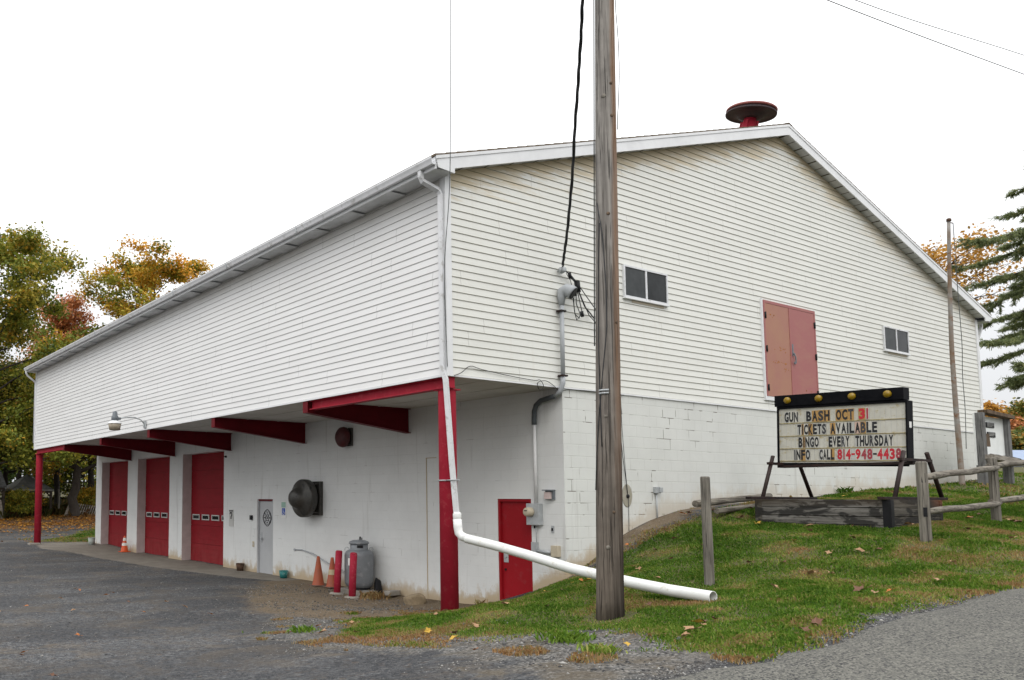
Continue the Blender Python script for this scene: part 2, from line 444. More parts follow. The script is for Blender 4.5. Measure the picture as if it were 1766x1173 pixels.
M['flag'] = mat('rusting painted pipe', (0.30, 0.30, 0.29), (0.20, 0.13, 0.08), 1.4, 0.6, 0.05, stretch=(1, 1, 1.2), c3=(0.19, 0.10, 0.05))
def _boxstain(nt, col):
    o, pos = xyz(nt)
    nz = noise(nt, coords(nt, (1, 1.6, 4.5), 'World'), 1.6, 4, 0.6, 0.5)
    col = mixc(nt, mrange(nt, nz, 0.46, 0.52, 0, 0.88), col, (0.022, 0.021, 0.02))
    t = mrange(nt, o['Z'], 1.98, 2.06, 0, 0.6, True)
    nn = noise(nt, coords(nt, (1, 1, 1), 'World'), 2.0, 3, 0.5)
    col = mixc(nt, math_(nt, 'MULTIPLY', t, mrange(nt, nn, 0.3, 0.6)), col, (0.06, 0.045, 0.03))
    r = math_(nt, 'MULTIPLY', mrange(nt, o['Z'], 1.9, 2.1), mrange(nt, o['X'], 7.2, 7.6))
    return mixc(nt, math_(nt, 'MULTIPLY', r, 0.7), col, (0.17, 0.055, 0.025))
M['timber_y'] = mat_wood('stained timber along', (0.21, 0.20, 0.185), (0.12, 0.112, 0.10), (0.03, 0.03, 0.03), 1.0, 1, _boxstain)
M['timber_x'] = mat_wood('stained timber across', (0.13, 0.118, 0.10), (0.075, 0.067, 0.056), (0.03, 0.03, 0.03), 1.0, 0, _boxstain)

# ---------------------------------------------------------------- mesh builder
class MB:
    def __init__(self):
        self.v, self.f, self.mi, self.sm = [], [], [], []
    def quad(self, pts, mi=0, sm=False):
        b = len(self.v)
        self.v += [tuple(p) for p in pts]
        self.f.append(tuple(range(b, b + len(pts)))); self.mi.append(mi); self.sm.append(sm)
    def box(self, x0, x1, y0, y1, z0, z1, mi=0):
        self.obox((x0 + x1) / 2, (y0 + y1) / 2, (z0 + z1) / 2, Vector((x1 - x0, 0, 0)) / 2, Vector((0, y1 - y0, 0)) / 2, Vector((0, 0, z1 - z0)) / 2, mi)
    def obox(self, cx, cy, cz, a, b, c, mi=0):
        o = Vector((cx, cy, cz)); a, b, c = Vector(a), Vector(b), Vector(c)
        n = len(self.v)
        for s in ((-1, -1, -1), (1, -1, -1), (1, 1, -1), (-1, 1, -1), (-1, -1, 1), (1, -1, 1), (1, 1, 1), (-1, 1, 1)):
            self.v.append(tuple(o + a * s[0] + b * s[1] + c * s[2]))
        for q in ((0, 3, 2, 1), (4, 5, 6, 7), (0, 1, 5, 4), (1, 2, 6, 5), (2, 3, 7, 6), (3, 0, 4, 7)):
            self.f.append(tuple(n + i for i in q)); self.mi.append(mi); self.sm.append(False)
    def bar(self, p, q, w, t, up=(0, 0, 1), mi=0):
        p, q = Vector(p), Vector(q)
        d = q - p; u = Vector(up)
        s = d.cross(u).normalized(); u = s.cross(d).normalized()
        c = (p + q) / 2
        self.obox(*c, d / 2, s * w / 2, u * t / 2, mi)
    def tube(self, pts, r, n=10, caps=True, mi=0, sm=True):
        pts = [Vector(p) for p in pts]
        rs = r if isinstance(r, (list, tuple)) else [r] * len(pts)
        base = len(self.v)
        ref = None
        for i, p in enumerate(pts):
            t = (pts[min(i + 1, len(pts) - 1)] - pts[max(i - 1, 0)]).normalized()
            if ref is None:
                ref = t.orthogonal().normalized()
            ref = (ref - t * ref.dot(t)).normalized()
            bi = t.cross(ref)
            for k in range(n):
                a = 2 * math.pi * k / n
                self.v.append(tuple(p + (ref * math.cos(a) + bi * math.sin(a)) * rs[i]))
        for i in range(len(pts) - 1):
            for k in range(n):
                a, b_ = base + i * n + k, base + i * n + (k + 1) % n
                self.f.append((a, b_, b_ + n, a + n)); self.mi.append(mi); self.sm.append(sm)
        if caps:
            self.f.append(tuple(base + k for k in reversed(range(n)))); self.mi.append(mi); self.sm.append(False)
            e0 = base + (len(pts) - 1) * n
            self.f.append(tuple(e0 + k for k in range(n))); self.mi.append(mi); self.sm.append(False)
    def lathe(self, prof, o=(0, 0, 0), axis=(0, 0, 1), n=28, mi=0, caps=True, flat=()):
        o = Vector(o); ax = Vector(axis).normalized()
        u = ax.orthogonal().normalized(); w = ax.cross(u)
        base = len(self.v)
        for (r, h) in prof:
            for k in range(n):
                a = 2 * math.pi * k / n
                self.v.append(tuple(o + ax * h + (u * math.cos(a) + w * math.sin(a)) * max(r, 1e-4)))
        for i in range(len(prof) - 1):
            for k in range(n):
                a, b_ = base + i * n + k, base + i * n + (k + 1) % n
                self.f.append((a, b_, b_ + n, a + n)); self.mi.append(mi); self.sm.append(i not in flat)
        if caps:
            self.f.append(tuple(base + k for k in reversed(range(n)))); self.mi.append(mi); self.sm.append(False)
            e0 = base + (len(prof) - 1) * n
            self.f.append(tuple(e0 + k for k in range(n))); self.mi.append(mi); self.sm.append(False)
    def prism(self, poly, vec, mi=0):
        vec = Vector(vec); n = len(poly); b = len(self.v)
        self.v += [tuple(p) for p in poly] + [tuple(Vector(p) + vec) for p in poly]
        self.f.append(tuple(b + i for i in reversed(range(n)))); self.mi.append(mi); self.sm.append(False)
        self.f.append(tuple(b + n + i for i in range(n))); self.mi.append(mi); self.sm.append(False)
        for i in range(n):
            j = (i + 1) % n
            self.f.append((b + i, b + j, b + n + j, b + n + i)); self.mi.append(mi); self.sm.append(False)
    def build(self, name, mats, parent=None, bevel=0.0, fix=True):
        me = bpy.data.meshes.new(name)
        me.from_pydata(self.v, [], self.f)
        for mt in (mats if isinstance(mats, (list, tuple)) else [mats]): me.materials.append(mt)
        me.polygons.foreach_set('material_index', self.mi)
        me.polygons.foreach_set('use_smooth', self.sm)
        if fix:
            import bmesh
            bm = bmesh.new(); bm.from_mesh(me)
            bmesh.ops.recalc_face_normals(bm, faces=bm.faces)
            bm.to_mesh(me); bm.free()
        me.update()
        o = bpy.data.objects.new(name, me)
        C.objects.link(o)
        if parent is not None: o.parent = parent; o.matrix_parent_inverse = parent.matrix_world.inverted()
        if bevel:
            md = o.modifiers.new('bevel', 'BEVEL'); md.width = bevel; md.segments = 2; md.limit_method = 'ANGLE'
        return o

def tag(o, label, cat, group=None):
    o['label'] = label; o['category'] = cat
    if group: o['group'] = group
    return o

def thing(name, label, cat, loc=(0, 0, 0), group=None):
    o = bpy.data.objects.new(name, None)
    o.empty_display_size = 0.2
    o.location = loc
    o.matrix_world = Matrix.Translation(loc)
    C.objects.link(o)
    return tag(o, label, cat, group)

def np_mesh(name, verts, faces_flat, nper, mats, attrs=None, smooth=False, parent=None, loc=(0, 0, 0)):
    """Fast mesh from numpy arrays (all faces with nper corners)."""
    me = bpy.data.meshes.new(name)
    nv, nf = len(verts), len(faces_flat) // nper
    me.vertices.add(nv); me.vertices.foreach_set('co', np.asarray(verts, np.float32).ravel())
    me.loops.add(nf * nper); me.loops.foreach_set('vertex_index', np.asarray(faces_flat, np.int32))
    me.polygons.add(nf); me.polygons.foreach_set('loop_start', np.arange(0, nf * nper, nper, dtype=np.int32))
    if smooth: me.polygons.foreach_set('use_smooth', np.ones(nf, bool))
    for k, v in (attrs or {}).items():
        a = me.attributes.new(k, 'FLOAT', 'POINT')
        a.data.foreach_set('value', np.asarray(v, np.float32))
    for mt in (mats if isinstance(mats, (list, tuple)) else [mats]): me.materials.append(mt)
    me.update(calc_edges=True)
    me.validate()
    o = bpy.data.objects.new(name, me)
    C.objects.link(o)
    o.location = loc
    if parent is not None: o.parent = parent
    return o

# ---------------------------------------------------------------- terrain
CP = [(2.64, 0, .74), (4.22, 0, 1.48), (4.92, 0, 1.71), (5.93, 0, 1.91), (7.1, 0, 2.0), (9, 0, 2.1), (10.87, 0, 2.2), (12.58, 0, 2.32), (13.82, 0, 2.38),
      (15.66, 0, 2.47), (17.12, 0, 2.54), (19.84, 0, 2.74), (25, 0, 2.95),
      (2.66, 23.8, .15), (2.66, 20, .03), (2.66, 16.4, .02), (2.66, 12.4, .02), (2.66, 9.6, .02), (2.66, 6.2, .02), (2.66, 4.9, .02), (2.66, 3.15, .05), (2.66, 2.1, .08),
      (2.66, 1.5, .22), (2.66, .73, .46), (.2, .26, .27), (.18, 24, .18), (1, 26, .2), (6.6, 35.4, .45), (-1.3, 21, .08), (0, 10, .02), (0, 5, .05), (0.3, 2, .12), (-1, 1.5, .16),
      (-.7, -3.3, .77), (.19, -3.95, .93), (1.46, -3.2, 1.03), (5.05, -4.16, 1.55), (9.16, -3.68, 1.74), (5.85, -1.46, 1.72), (5.85, -3.44, 1.67), (7.63, -3.5, 1.78),
      (16.1, -.9, 2.50), (18.5, -1, 2.58), (12, -2, 2.15), (.3, -1.2, .72), (2.0, -1.6, 1.0),
      (-4, 8, .02), (-4, 2, .1), (-3, -1.2, .35), (-4, -2.5, .4), (-8, 0, .15), (-8, -4, .3), (-5, -4, .5), (-10, -9, .45), (-6, -7.5, .62),
      (-12, 4, 0.0), (-12, 15, 0.0), (-6, 20, .05), (-20, 30, .25), (-30, 5, 0.0), (6.3, 40, .93), (5, 52, 1.1), (2.5, 41, .9), (15, 60, 1.4), (0, 90, 2.0), (-30, 60, .8), (30, 60, 2.0),
      (31, 2, 3.0), (40, -2, 3.0), (57, 10, 4.3), (90, 20, 5.5), (120, 30, 6.5), (120, -30, 5.0), (22, 12, 2.7), (22, 24, 2.0), (30, 40, 2.4), (10, 12, 0.5), (10, 22, 0.3),
      (60, 60, 3.5), (120, 90, 7), (60, 120, 5), (0, 150, 4), (-80, 80, 1.5), (-100, 0, 0), (-60, -40, 0), (0, -40, .5), (60, -40, 2.5)]
CP += [(x, y, 0.48 + 0.06 * (x + 8.94)) for x in (-9, -6, -3, 0, 4, 8, 12, 16, 20, 26, 32) for y in (-5.9, -9.0, -12)]
cp = np.array(CP, float)
def _phi(d): return np.where(d > 1e-9, d * d * np.log(np.maximum(d, 1e-9)), 0.0)
_S = 20.0
_P = cp[:, :2] / _S
_n = len(cp)
_K = _phi(np.linalg.norm(_P[:, None] - _P[None], axis=2)) + np.eye(_n) * 2e-4
_A = np.zeros((_n + 3, _n + 3))
_A[:_n, :_n] = _K; _A[:_n, _n] = 1; _A[:_n, _n + 1:] = _P
_A[_n, :_n] = 1; _A[_n + 1:, :_n] = _P.T
_W = np.linalg.solve(_A, np.concatenate([cp[:, 2], np.zeros(3)]))
def gz(x, y):
    x = np.atleast_1d(np.asarray(x, float)); y = np.atleast_1d(np.asarray(y, float))
    shp = x.shape
    q = np.stack([np.clip(x.ravel(), -110, 130), np.clip(y.ravel(), -45, 150)], 1) / _S
    out = np.empty(len(q))
    for s in range(0, len(q), 20000):
        qq = q[s:s + 20000]
        d = np.linalg.norm(qq[:, None] - _P[None], axis=2)
        out[s:s + 20000] = _phi(d) @ _W[:_n] + _W[_n] + qq @ _W[_n + 1:]
    # the paved lane is one even plane
    xr, yr = x.ravel(), y.ravel()
    rz = 0.48 + 0.06 * (xr + 8.94)
    k = np.clip((-5.55 - yr) / 0.5, 0, 1) * np.clip((xr + 9.5) / 3, 0, 1) * np.clip((60 - xr) / 20, 0, 1) * np.clip((yr + 14) / 3, 0, 1)
    return (out * (1 - k) + (rz - 0.03) * k).reshape(shp)
def gz1(x, y): return float(gz(x, y)[0])

def vnoise(x, y, scale, seed=0):
    r = np.random.RandomState(seed)
    g = r.rand(128, 128)
    u = np.asarray(x) * scale + 500.0; v = np.asarray(y) * scale + 500.0
    i = np.floor(u).astype(int); j = np.floor(v).astype(int)
    a = u - i; b = v - j
    a = a * a * (3 - 2 * a); b = b * b * (3 - 2 * b)
    i0, i1, j0, j1 = i % 128, (i + 1) % 128, j % 128, (j + 1) % 128
    return (g[i0, j0] * (1 - a) + g[i1, j0] * a) * (1 - b) + (g[i0, j1] * (1 - a) + g[i1, j1] * a) * b

def sdist(x, y, poly):
    """Signed distance to a polygon, positive inside."""
    x = np.asarray(x, float); y = np.asarray(y, float)
    d = np.full(x.shape, 1e9); inside = np.zeros(x.shape, bool)
    n = len(poly)
    for i in range(n):
        (x0, y0), (x1, y1) = poly[i], poly[(i + 1) % n]
        ex, ey = x1 - x0, y1 - y0
        t = np.clip(((x - x0) * ex + (y - y0) * ey) / (ex * ex + ey * ey), 0, 1)
        d = np.minimum(d, np.hypot(x - x0 - t * ex, y - y0 - t * ey))
        c = ((y0 > y) != (y1 > y))
        with np.errstate(divide='ignore', invalid='ignore'):
            xi = (x1 - x0) * (y - y0) / (y1 - y0 if y1 != y0 else 1e-9) + x0
        inside ^= c & (x < xi)
    return np.where(inside, d, -d)

LAWN = [(-2.35, -6.0), (-2.4, -4.9), (-1.55, -4.3), (-1.75, -3.7), (-2.4, -3.1), (-2.55, -2.2), (-2.8, -1.2), (-2.2, .35), (-1.5, .95), (-.5, .95), (.3, .75), (1.0, 1.1), (1.9, 1.75), (2.66, 2.0),
        (2.66, -.15), (3.4, -.4), (4.6, -.5), (6.0, -.25), (8, -.12), (20.3, -.1), (20.6, 4), (26, 24), (60, 40), (140, 60), (140, -5), (60, -6.0), (20, -6.0), (0, -6.0)]
PATCH = [(.55, 25.2), (1.06, 26.2), (6.6, 35.2), (15, 36), (15, 24.6), (2.9, 24.3)]
FIELD = [(-60, 35), (-20, 37.5), (2, 38.2), (7, 39.8), (20, 41), (40, 38), (200, 60), (200, 300), (-200, 300), (-200, 30)]
APRON = [(2.9, 8.2), (2.0, 8.25), (1.3, 10.2), (.95, 12.5), (.75, 14.2), (.55, 17.5), (.5, 20), (-.2, 22), (.2, 24.6), (2.9, 24.6)]
DIRT = [(2.9, 8.3), (1.7, 8.5), (.4, 6.9), (-.9, 4.9), (-1.7, 3.0), (-1.3, 1.3), (.2, .9), (1.2, 1.3), (2.9, 2.2)]
WALLDIRT = [(2.7, -.1), (2.7, .05), (9, .05), (9, -.05), (6.3, -.25), (4.8, -.62), (3.6, -.5)]
GRAVEL = [(-3.9, -5.6), (-3.2, -3.2), (-3.4, -1.4), (-3.2, .3), (-2.2, 1.6), (-1.4, 3.2), (-.5, 5.4), (.6, 6.8), (1.2, 5.6), (.3, 3.4), (-.6, 1.8), (-1.3, .8), (-1.9, .2), (-2.3, -1.2),
          (-1.9, -2.4), (-1.7, -3.4), (-1.2, -4.0), (-1.6, -4.9), (-1.2, -5.5)]
LITTER = [(-60, 29.5), (-20, 31.5), (1, 33.4), (5.5, 35.2), (9, 37), (20, 38.5), (40, 36), (40, 43), (20, 43), (7, 41.0), (1, 39.4), (-20, 38), (-60, 36)]

def axis_pts(a, b, step, lo, hi):
    mid = np.arange(a, b + 1e-6, step)
    l, h, s = [], [], step
    x = a
    while x > lo:
        s *= 1.16; x -= s; l.append(x)
    s = step; x = b
    while x < hi:
        s *= 1.16; x += s; h.append(x)
    return np.concatenate([np.array(l[::-1]), mid, np.array(h)])
gx = axis_pts(-11.0, 21.0, 0.12, -900, 900)
gy = axis_pts(-8.5, 26.0, 0.12, -700, 1100)
GX, GY = np.meshgrid(gx, gy)
px_, py_ = GX.ravel(), GY.ravel()
pz_ = gz(px_, py_)
# small bumps in the turf and lot
sd_l = sdist(px_, py_, LAWN)
near = (np.abs(px_) < 40) & (np.abs(py_) < 40)
inl = np.clip(sd_l / 0.5, 0, 1) * near
pz_ = pz_ + inl * ((vnoise(px_, py_, 0.9, 3) - .5) * 0.07 + (vnoise(px_, py_, 3.1, 4) - .5) * 0.035)
pz_ += near * (1 - inl) * (vnoise(px_, py_, 1.3, 8) - .5) * 0.02 * np.clip((py_ + 5.4) / 0.5, 0, 1)
def soft(sd, w): return np.clip(0.5 + sd / (2 * w), 0, 1)
A_l = np.maximum.reduce([soft(sd_l - .28, .4), soft(sdist(px_, py_, PATCH), .5), soft(sdist(px_, py_, FIELD), .6)])
A_f = soft(sdist(px_, py_, FIELD), 1.0)
A_a = soft(sdist(px_, py_, APRON), .35)
A_d = np.maximum(soft(sdist(px_, py_, DIRT), .6), soft(sdist(px_, py_, WALLDIRT), .3))
A_g = soft(sdist(px_, py_, GRAVEL), .7)
A_t = soft(sdist(px_, py_, LITTER), 1.6)
nx, ny = len(gx), len(gy)
ii = (np.arange(ny - 1)[:, None] * nx + np.arange(nx - 1)[None]).ravel()
faces = np.stack([ii, ii + 1, ii + nx + 1, ii + nx], 1).ravel()

def mat_ground():
    mt, nt, b = NT('ground cover')
    v = coords(nt, (1, 1, 1), 'World')
    nbig = noise(nt, v, 0.45, 5, 0.6)
    nmid = noise(nt, v, 2.2, 6, 0.65)
    nfin = noise(nt, v, 30, 6, 0.75)
    vor = N(nt, 'ShaderNodeTexVoronoi'); vor.inputs['Scale'].default_value = 46
    L(nt, v, vor.inputs['Vector'])
    vor2 = N(nt, 'ShaderNodeTexVoronoi'); vor2.inputs['Scale'].default_value = 85
    L(nt, v, vor2.inputs['Vector'])
    # asphalt lot: dark binder with pale worn aggregate
    asp = mixc(nt, mrange(nt, nbig, 0.38, 0.64), (0.050, 0.054, 0.061), (0.112, 0.117, 0.124))
    s = N(nt, 'ShaderNodeSeparateColor'); L(nt, vor2.outputs['Color'], s.inputs[0])
    vor3 = N(nt, 'ShaderNodeTexVoronoi'); vor3.inputs['Scale'].default_value = 30
    L(nt, v, vor3.inputs['Vector'])
    s3 = N(nt, 'ShaderNodeSeparateColor'); L(nt, vor3.outputs['Color'], s3.inputs[0])
    vor4 = N(nt, 'ShaderNodeTexVoronoi'); vor4.inputs['Scale'].default_value = 17
    L(nt, coords(nt, (1, 1, 1), 'World', (3.1, 1.7, 0)), vor4.inputs['Vector'])
    s4 = N(nt, 'ShaderNodeSeparateColor'); L(nt, vor4.outputs['Color'], s4.inputs[0])
    asp = mixc(nt, mrange(nt, s4.outputs[0], 0.66, 0.95, 0.0, 0.6), asp, (0.013, 0.014, 0.017))
    asp = mixc(nt, mrange(nt, s4.outputs[1], 0.74, 0.96, 0.0, 0.85), asp, (0.20, 0.205, 0.21))
    asp = mixc(nt, mrange(nt, s4.outputs[2], 0.84, 0.98, 0.0, 0.6), asp, (0.15, 0.10, 0.06))
    asp = mixc(nt, mrange(nt, s3.outputs[0], 0.45, 0.9, 0.0, 0.8), asp, (0.012, 0.013, 0.016))
    asp = mixc(nt, mrange(nt, s3.outputs[1], 0.62, 0.95, 0.0, 0.85), asp, (0.165, 0.165, 0.165))
    asp = mixc(nt, mrange(nt, noise(nt, v, 9, 5, 0.8), 0.40, 0.62), asp, mixc(nt, 0.5, asp, (0.012, 0.013, 0.015)))
    asp = mixc(nt, mrange(nt, s.outputs[0], 0.62, 1.0, 0.0, 0.75), asp, (0.19, 0.185, 0.18))
    asp = mixc(nt, mrange(nt, s.outputs[1], 0.6, 1.0, 0.0, 0.7), asp, (0.018, 0.018, 0.02))
    asp = mixc(nt, mrange(nt, noise(nt, v, 1.1, 5, 0.7, 0.5), 0.48, 0.66, 0, 0.6), asp, (0.125, 0.10, 0.072))
    asp = mixc(nt, mrange(nt, noise(nt, coords(nt, (.22, .6, 1), 'World'), 1.0, 5, 0.65, 0.6), 0.44, 0.60), mixc(nt, 0.45, asp, (0.02, 0.021, 0.024)), asp)
    # gravel: stones of many greys
    s2 = N(nt, 'ShaderNodeSeparateColor'); L(nt, vor.outputs['Color'], s2.inputs[0])
    gra = ramp(nt, s2.outputs[0], [(0, (0.035, 0.035, 0.037)), (0.4, (0.08, 0.079, 0.077)), (0.75, (0.135, 0.13, 0.122)), (1, (0.26, 0.25, 0.235))])
    gra = mixc(nt, mrange(nt, nmid, 0.45, 0.65, 0, 0.7), gra, (0.085, 0.066, 0.042))
    gm = math_(nt, 'ADD', attr(nt, 'gravel'), math_(nt, 'MULTIPLY', math_(nt, 'SUBTRACT', nmid, 0.5), 1.6))
    col = mixc(nt, mrange(nt, gm, 0.42, 0.6), asp, gra)
    # dirt
    dirt = mixc(nt, mrange(nt, nmid, 0.35, 0.65), (0.17, 0.125, 0.078), (0.105, 0.075, 0.046))
    dirt = mixc(nt, mrange(nt, s2.outputs[1], 0.7, 1.0, 0, 0.6), dirt, (0.27, 0.235, 0.18))
    dm = math_(nt, 'ADD', attr(nt, 'dirt'), math_(nt, 'MULTIPLY', math_(nt, 'SUBTRACT', nmid, 0.5), 1.3))
    col = mixc(nt, mrange(nt, dm, 0.40, 0.70, 0, 0.9), col, dirt)
    # concrete apron, dusty
    con = mixc(nt, mrange(nt, nmid, 0.35, 0.7), (0.215, 0.195, 0.165), (0.15, 0.132, 0.108))
    con = mixc(nt, mrange(nt, nbig, 0.5, 0.7, 0, 0.5), con, (0.11, 0.095, 0.075))
    am = math_(nt, 'ADD', attr(nt, 'apron'), math_(nt, 'MULTIPLY', math_(nt, 'SUBTRACT', nmid, 0.5), 0.7))
    col = mixc(nt, mrange(nt, am, 0.45, 0.55, 0, 0.95), col, con)
    # soil and thatch under the grass
    soil = mixc(nt, mrange(nt, nfin, 0.35, 0.65), (0.06, 0.072, 0.02), (0.095, 0.08, 0.036))
    soil = mixc(nt, mrange(nt, nmid, 0.52, 0.72, 0, 0.6), soil, (0.125, 0.09, 0.045))
    fld = mixc(nt, mrange(nt, nmid, 0.35, 0.65), (0.075, 0.06, 0.024), (0.045, 0.045, 0.016))
    soil = mixc(nt, attr(nt, 'field'), soil, fld)
    lm = math_(nt, 'ADD', attr(nt, 'lawn'), math_(nt, 'MULTIPLY', math_(nt, 'SUBTRACT', nmid, 0.5), 1.0))
    col = mixc(nt, mrange(nt, lm, 0.42, 0.62), col, soil)
    lt = math_(nt, 'ADD', attr(nt, 'litter'), math_(nt, 'MULTIPLY', math_(nt, 'SUBTRACT', nfin, 0.5), 1.5))
    col = mixc(nt, mrange(nt, lt, 0.6, 0.9, 0, 0.5), col, (0.21, 0.10, 0.03))
    L(nt, col, b.inputs['Base Color'])
    b.inputs['Roughness'].default_value = 0.9
    b.inputs['Specular IOR Level'].default_value = 0.25
    h = math_(nt, 'ADD', math_(nt, 'MULTIPLY', nfin, 0.6), math_(nt, 'MULTIPLY', vor.outputs['Distance'], -0.6))
    bump(nt, b, h, 0.7, 0.02)
    return mt
M['ground'] = mat_ground()
ground = np_mesh('ground', np.stack([px_, py_, pz_], 1), faces, 4, M['ground'],
                 {'lawn': A_l, 'field': A_f, 'apron': A_a, 'dirt': A_d, 'gravel': A_g, 'litter': A_t}, smooth=True)
ground['kind'] = 'structure'

def mat_road():
    mt, nt, b = NT('chip seal road')
    v = coords(nt, (1, 1, 1), 'World')
    vor = N(nt, 'ShaderNodeTexVoronoi'); vor.inputs['Scale'].default_value = 74
    L(nt, v, vor.inputs['Vector'])
    s = N(nt, 'ShaderNodeSeparateColor'); L(nt, vor.outputs['Color'], s.inputs[0])
    nb = noise(nt, v, 0.6, 4, 0.6)
    nl = noise(nt, coords(nt, (0.12, 1.3, 1), 'World'), 1.2, 4, 0.6)
    col = ramp(nt, s.outputs[0], [(0, (0.008, 0.008, 0.010)), (0.22, (0.022, 0.022, 0.024)), (0.32, (0.085, 0.083, 0.072)), (0.75, (0.125, 0.121, 0.102)), (1, (0.20, 0.192, 0.165))])
    col = mixc(nt, mrange(nt, noise(nt, v, 26, 4, 0.8), 0.40, 0.30, 0.0, 0.85), col, (0.014, 0.014, 0.016))
    col = mixc(nt, mrange(nt, nl, 0.4, 0.7, 0, 0.2), col, (0.135, 0.131, 0.115))
    col = mixc(nt, mrange(nt, nb, 0.5, 0.75, 0, 0.3), col, (0.055, 0.055, 0.052))
    L(nt, col, b.inputs['Base Color'])
    b.inputs['Roughness'].default_value = 0.85
    bump(nt, b, math_(nt, 'MULTIPLY', vor.outputs['Distance'], -1.0), 0.8, 0.012)
    return mt
M['road'] = mat_road()
# road: ragged near edge along y = -5.75
rx = np.arange(-40, 61, 0.12)
edge = -5.78 + (vnoise(rx, rx * 0, 0.6, 21) - .5) * 0.22 + (vnoise(rx, rx * 0, 3.5, 22) - .5) * 0.12
edge = np.where(rx < -4.4, edge - np.clip((-4.4 - rx) * 0.55, 0, 1.6) ** 1.0, edge)
rows = [edge, edge - 0.25, edge * 0 - 8.0, edge * 0 - 10.5, edge * 0 - 13]
rv = []
for k, yy in enumerate(rows):
    z = 0.48 + 0.06 * (rx + 8.94) + (-0.03 if k == 0 else 0.004) + 0.0
    z = np.where(rx < -9, 0.48 - 0.0 * rx, z) + (0.006 if k else 0)
    rv.append(np.stack([rx, yy, z], 1))
rv = np.concatenate(rv)
n_ = len(rx)
ii = (np.arange(len(rows) - 1)[:, None] * n_ + np.arange(n_ - 1)[None]).ravel()
rf = np.stack([ii, ii + n_, ii + n_ + 1, ii + 1], 1).ravel()
road = np_mesh('road', rv, rf, 4, M['road'], smooth=True)
road['kind'] = 'structure'

# ---------------------------------------------------------------- the fire hall
hall = thing('fire_hall', 'large white sided hall with red garage doors under an overhanging upper storey', 'building', (OV, 0, 0))

def wall_holes(mb, ub, vb, hole, P, depth_vec, mi=0, mj=1):
    """Flat wall over a grid of breakpoints with holes; reveals go back by depth_vec."""
    nu, nv = len(ub) - 1, len(vb) - 1
    dv = Vector(depth_vec)
    for i in range(nu):
        for j in range(nv):
            if hole(i, j): continue
            mb.quad([P(ub[i], vb[j]), P(ub[i + 1], vb[j]), P(ub[i + 1], vb[j + 1]), P(ub[i], vb[j + 1])], mi)
    inr = lambda i, j: 0 <= i < nu and 0 <= j < nv
    for i in range(nu):
        for j in range(nv):
            if not hole(i, j): continue
            for (di, dj, a, b_) in ((-1, 0, (ub[i], vb[j]), (ub[i], vb[j + 1])), (1, 0, (ub[i + 1], vb[j]), (ub[i + 1], vb[j + 1])), (0, 1, (ub[i], vb[j + 1]), (ub[i + 1], vb[j + 1]))):
                if inr(i + di, j + dj) and hole(i + di, j + dj): continue
                p, q = Vector(P(*a)), Vector(P(*b_))
                mb.quad([p, q, q + dv, p + dv], mj)

def add_hground(o, fn):
    me = o.data
    a = me.attributes.new('hground', 'FLOAT', 'POINT')
    co = np.empty(len(me.vertices) * 3, np.float32); me.vertices.foreach_get('co', co)
    co = co.reshape(-1, 3)
    a.data.foreach_set('value', (co[:, 2] - fn(co)).astype(np.float32))

# gable block wall (subdivided so the soil splash can follow the ground line)
mb = MB()
us = np.concatenate([np.arange(OV, WD, 0.35), [WD]])
vs = np.arange(-1.0, H1 + 0.005, 0.36); vs[-1] = H1
for i in range(len(us) - 1):
    for j in range(len(vs) - 1):
        mb.quad([(us[i], 0, vs[j]), (us[i + 1], 0, vs[j]), (us[i + 1], 0, vs[j + 1]), (us[i], 0, vs[j + 1])])
for (a, b_) in (((WD, 0), (WD, LN)), ((WD, LN), (OV, LN))):
    mb.quad([(*a, -1), (*b_, -1), (*b_, H1), (*a, H1)])
o = mb.build('block_wall', M['block_front'], hall, fix=False)
add_hground(o, lambda c: gz(c[:, 0], np.minimum(c[:, 1], 0)))
o['label'] = 'white painted block wall below the gable with opened mortar joints'
# side block wall with door openings
mb = MB()
DH = 3.56
doors = [(12.44, 15.38), (16.43, 19.35), (20.36, 23.31)]
holes_u = {(0.73, 1.52): 2.10, (9.57, 10.43): 2.06}
ub = [0, .73, 1.52, 3, 4.5, 6, 7.5, 9.57, 10.43, 11.5, 12.44, 15.38, 16.43, 19.35, 20.36, 23.31, LN]
vb = [-1.0, 0, .3, .6, 1.0, 1.5, 2.06, 2.10, DH, H1]
def hole(i, j):
    u0, v1 = ub[i], vb[j + 1]
    if vb[j] < 0: return False
    for (a, b_) in doors:
        if u0 == a: return v1 <= DH
    for (a, b_), h in holes_u.items():
        if u0 == a: return v1 <= h
    return False
wall_holes(mb, ub, vb, hole, lambda u, v: (OV, u, v), (0.34, 0, 0))
o = mb.build('block_wall', [M['block_side'], M['jamb']], hall, fix=False)
add_hground(o, lambda c: np.where(c[:, 1] < 2.2, gz(c[:, 0] * 0 + OV, c[:, 1]), 0.0))
o['label'] = 'white painted block wall recessed under the overhang'
# white reveal strips inside the door heads
for (a, b_) in doors:
    mb = MB(); mb.box(OV + .01, OV + .33, a + .01, b_ - .01, DH - .03, DH - .004); mb.build('lintel', M['trim'], hall)

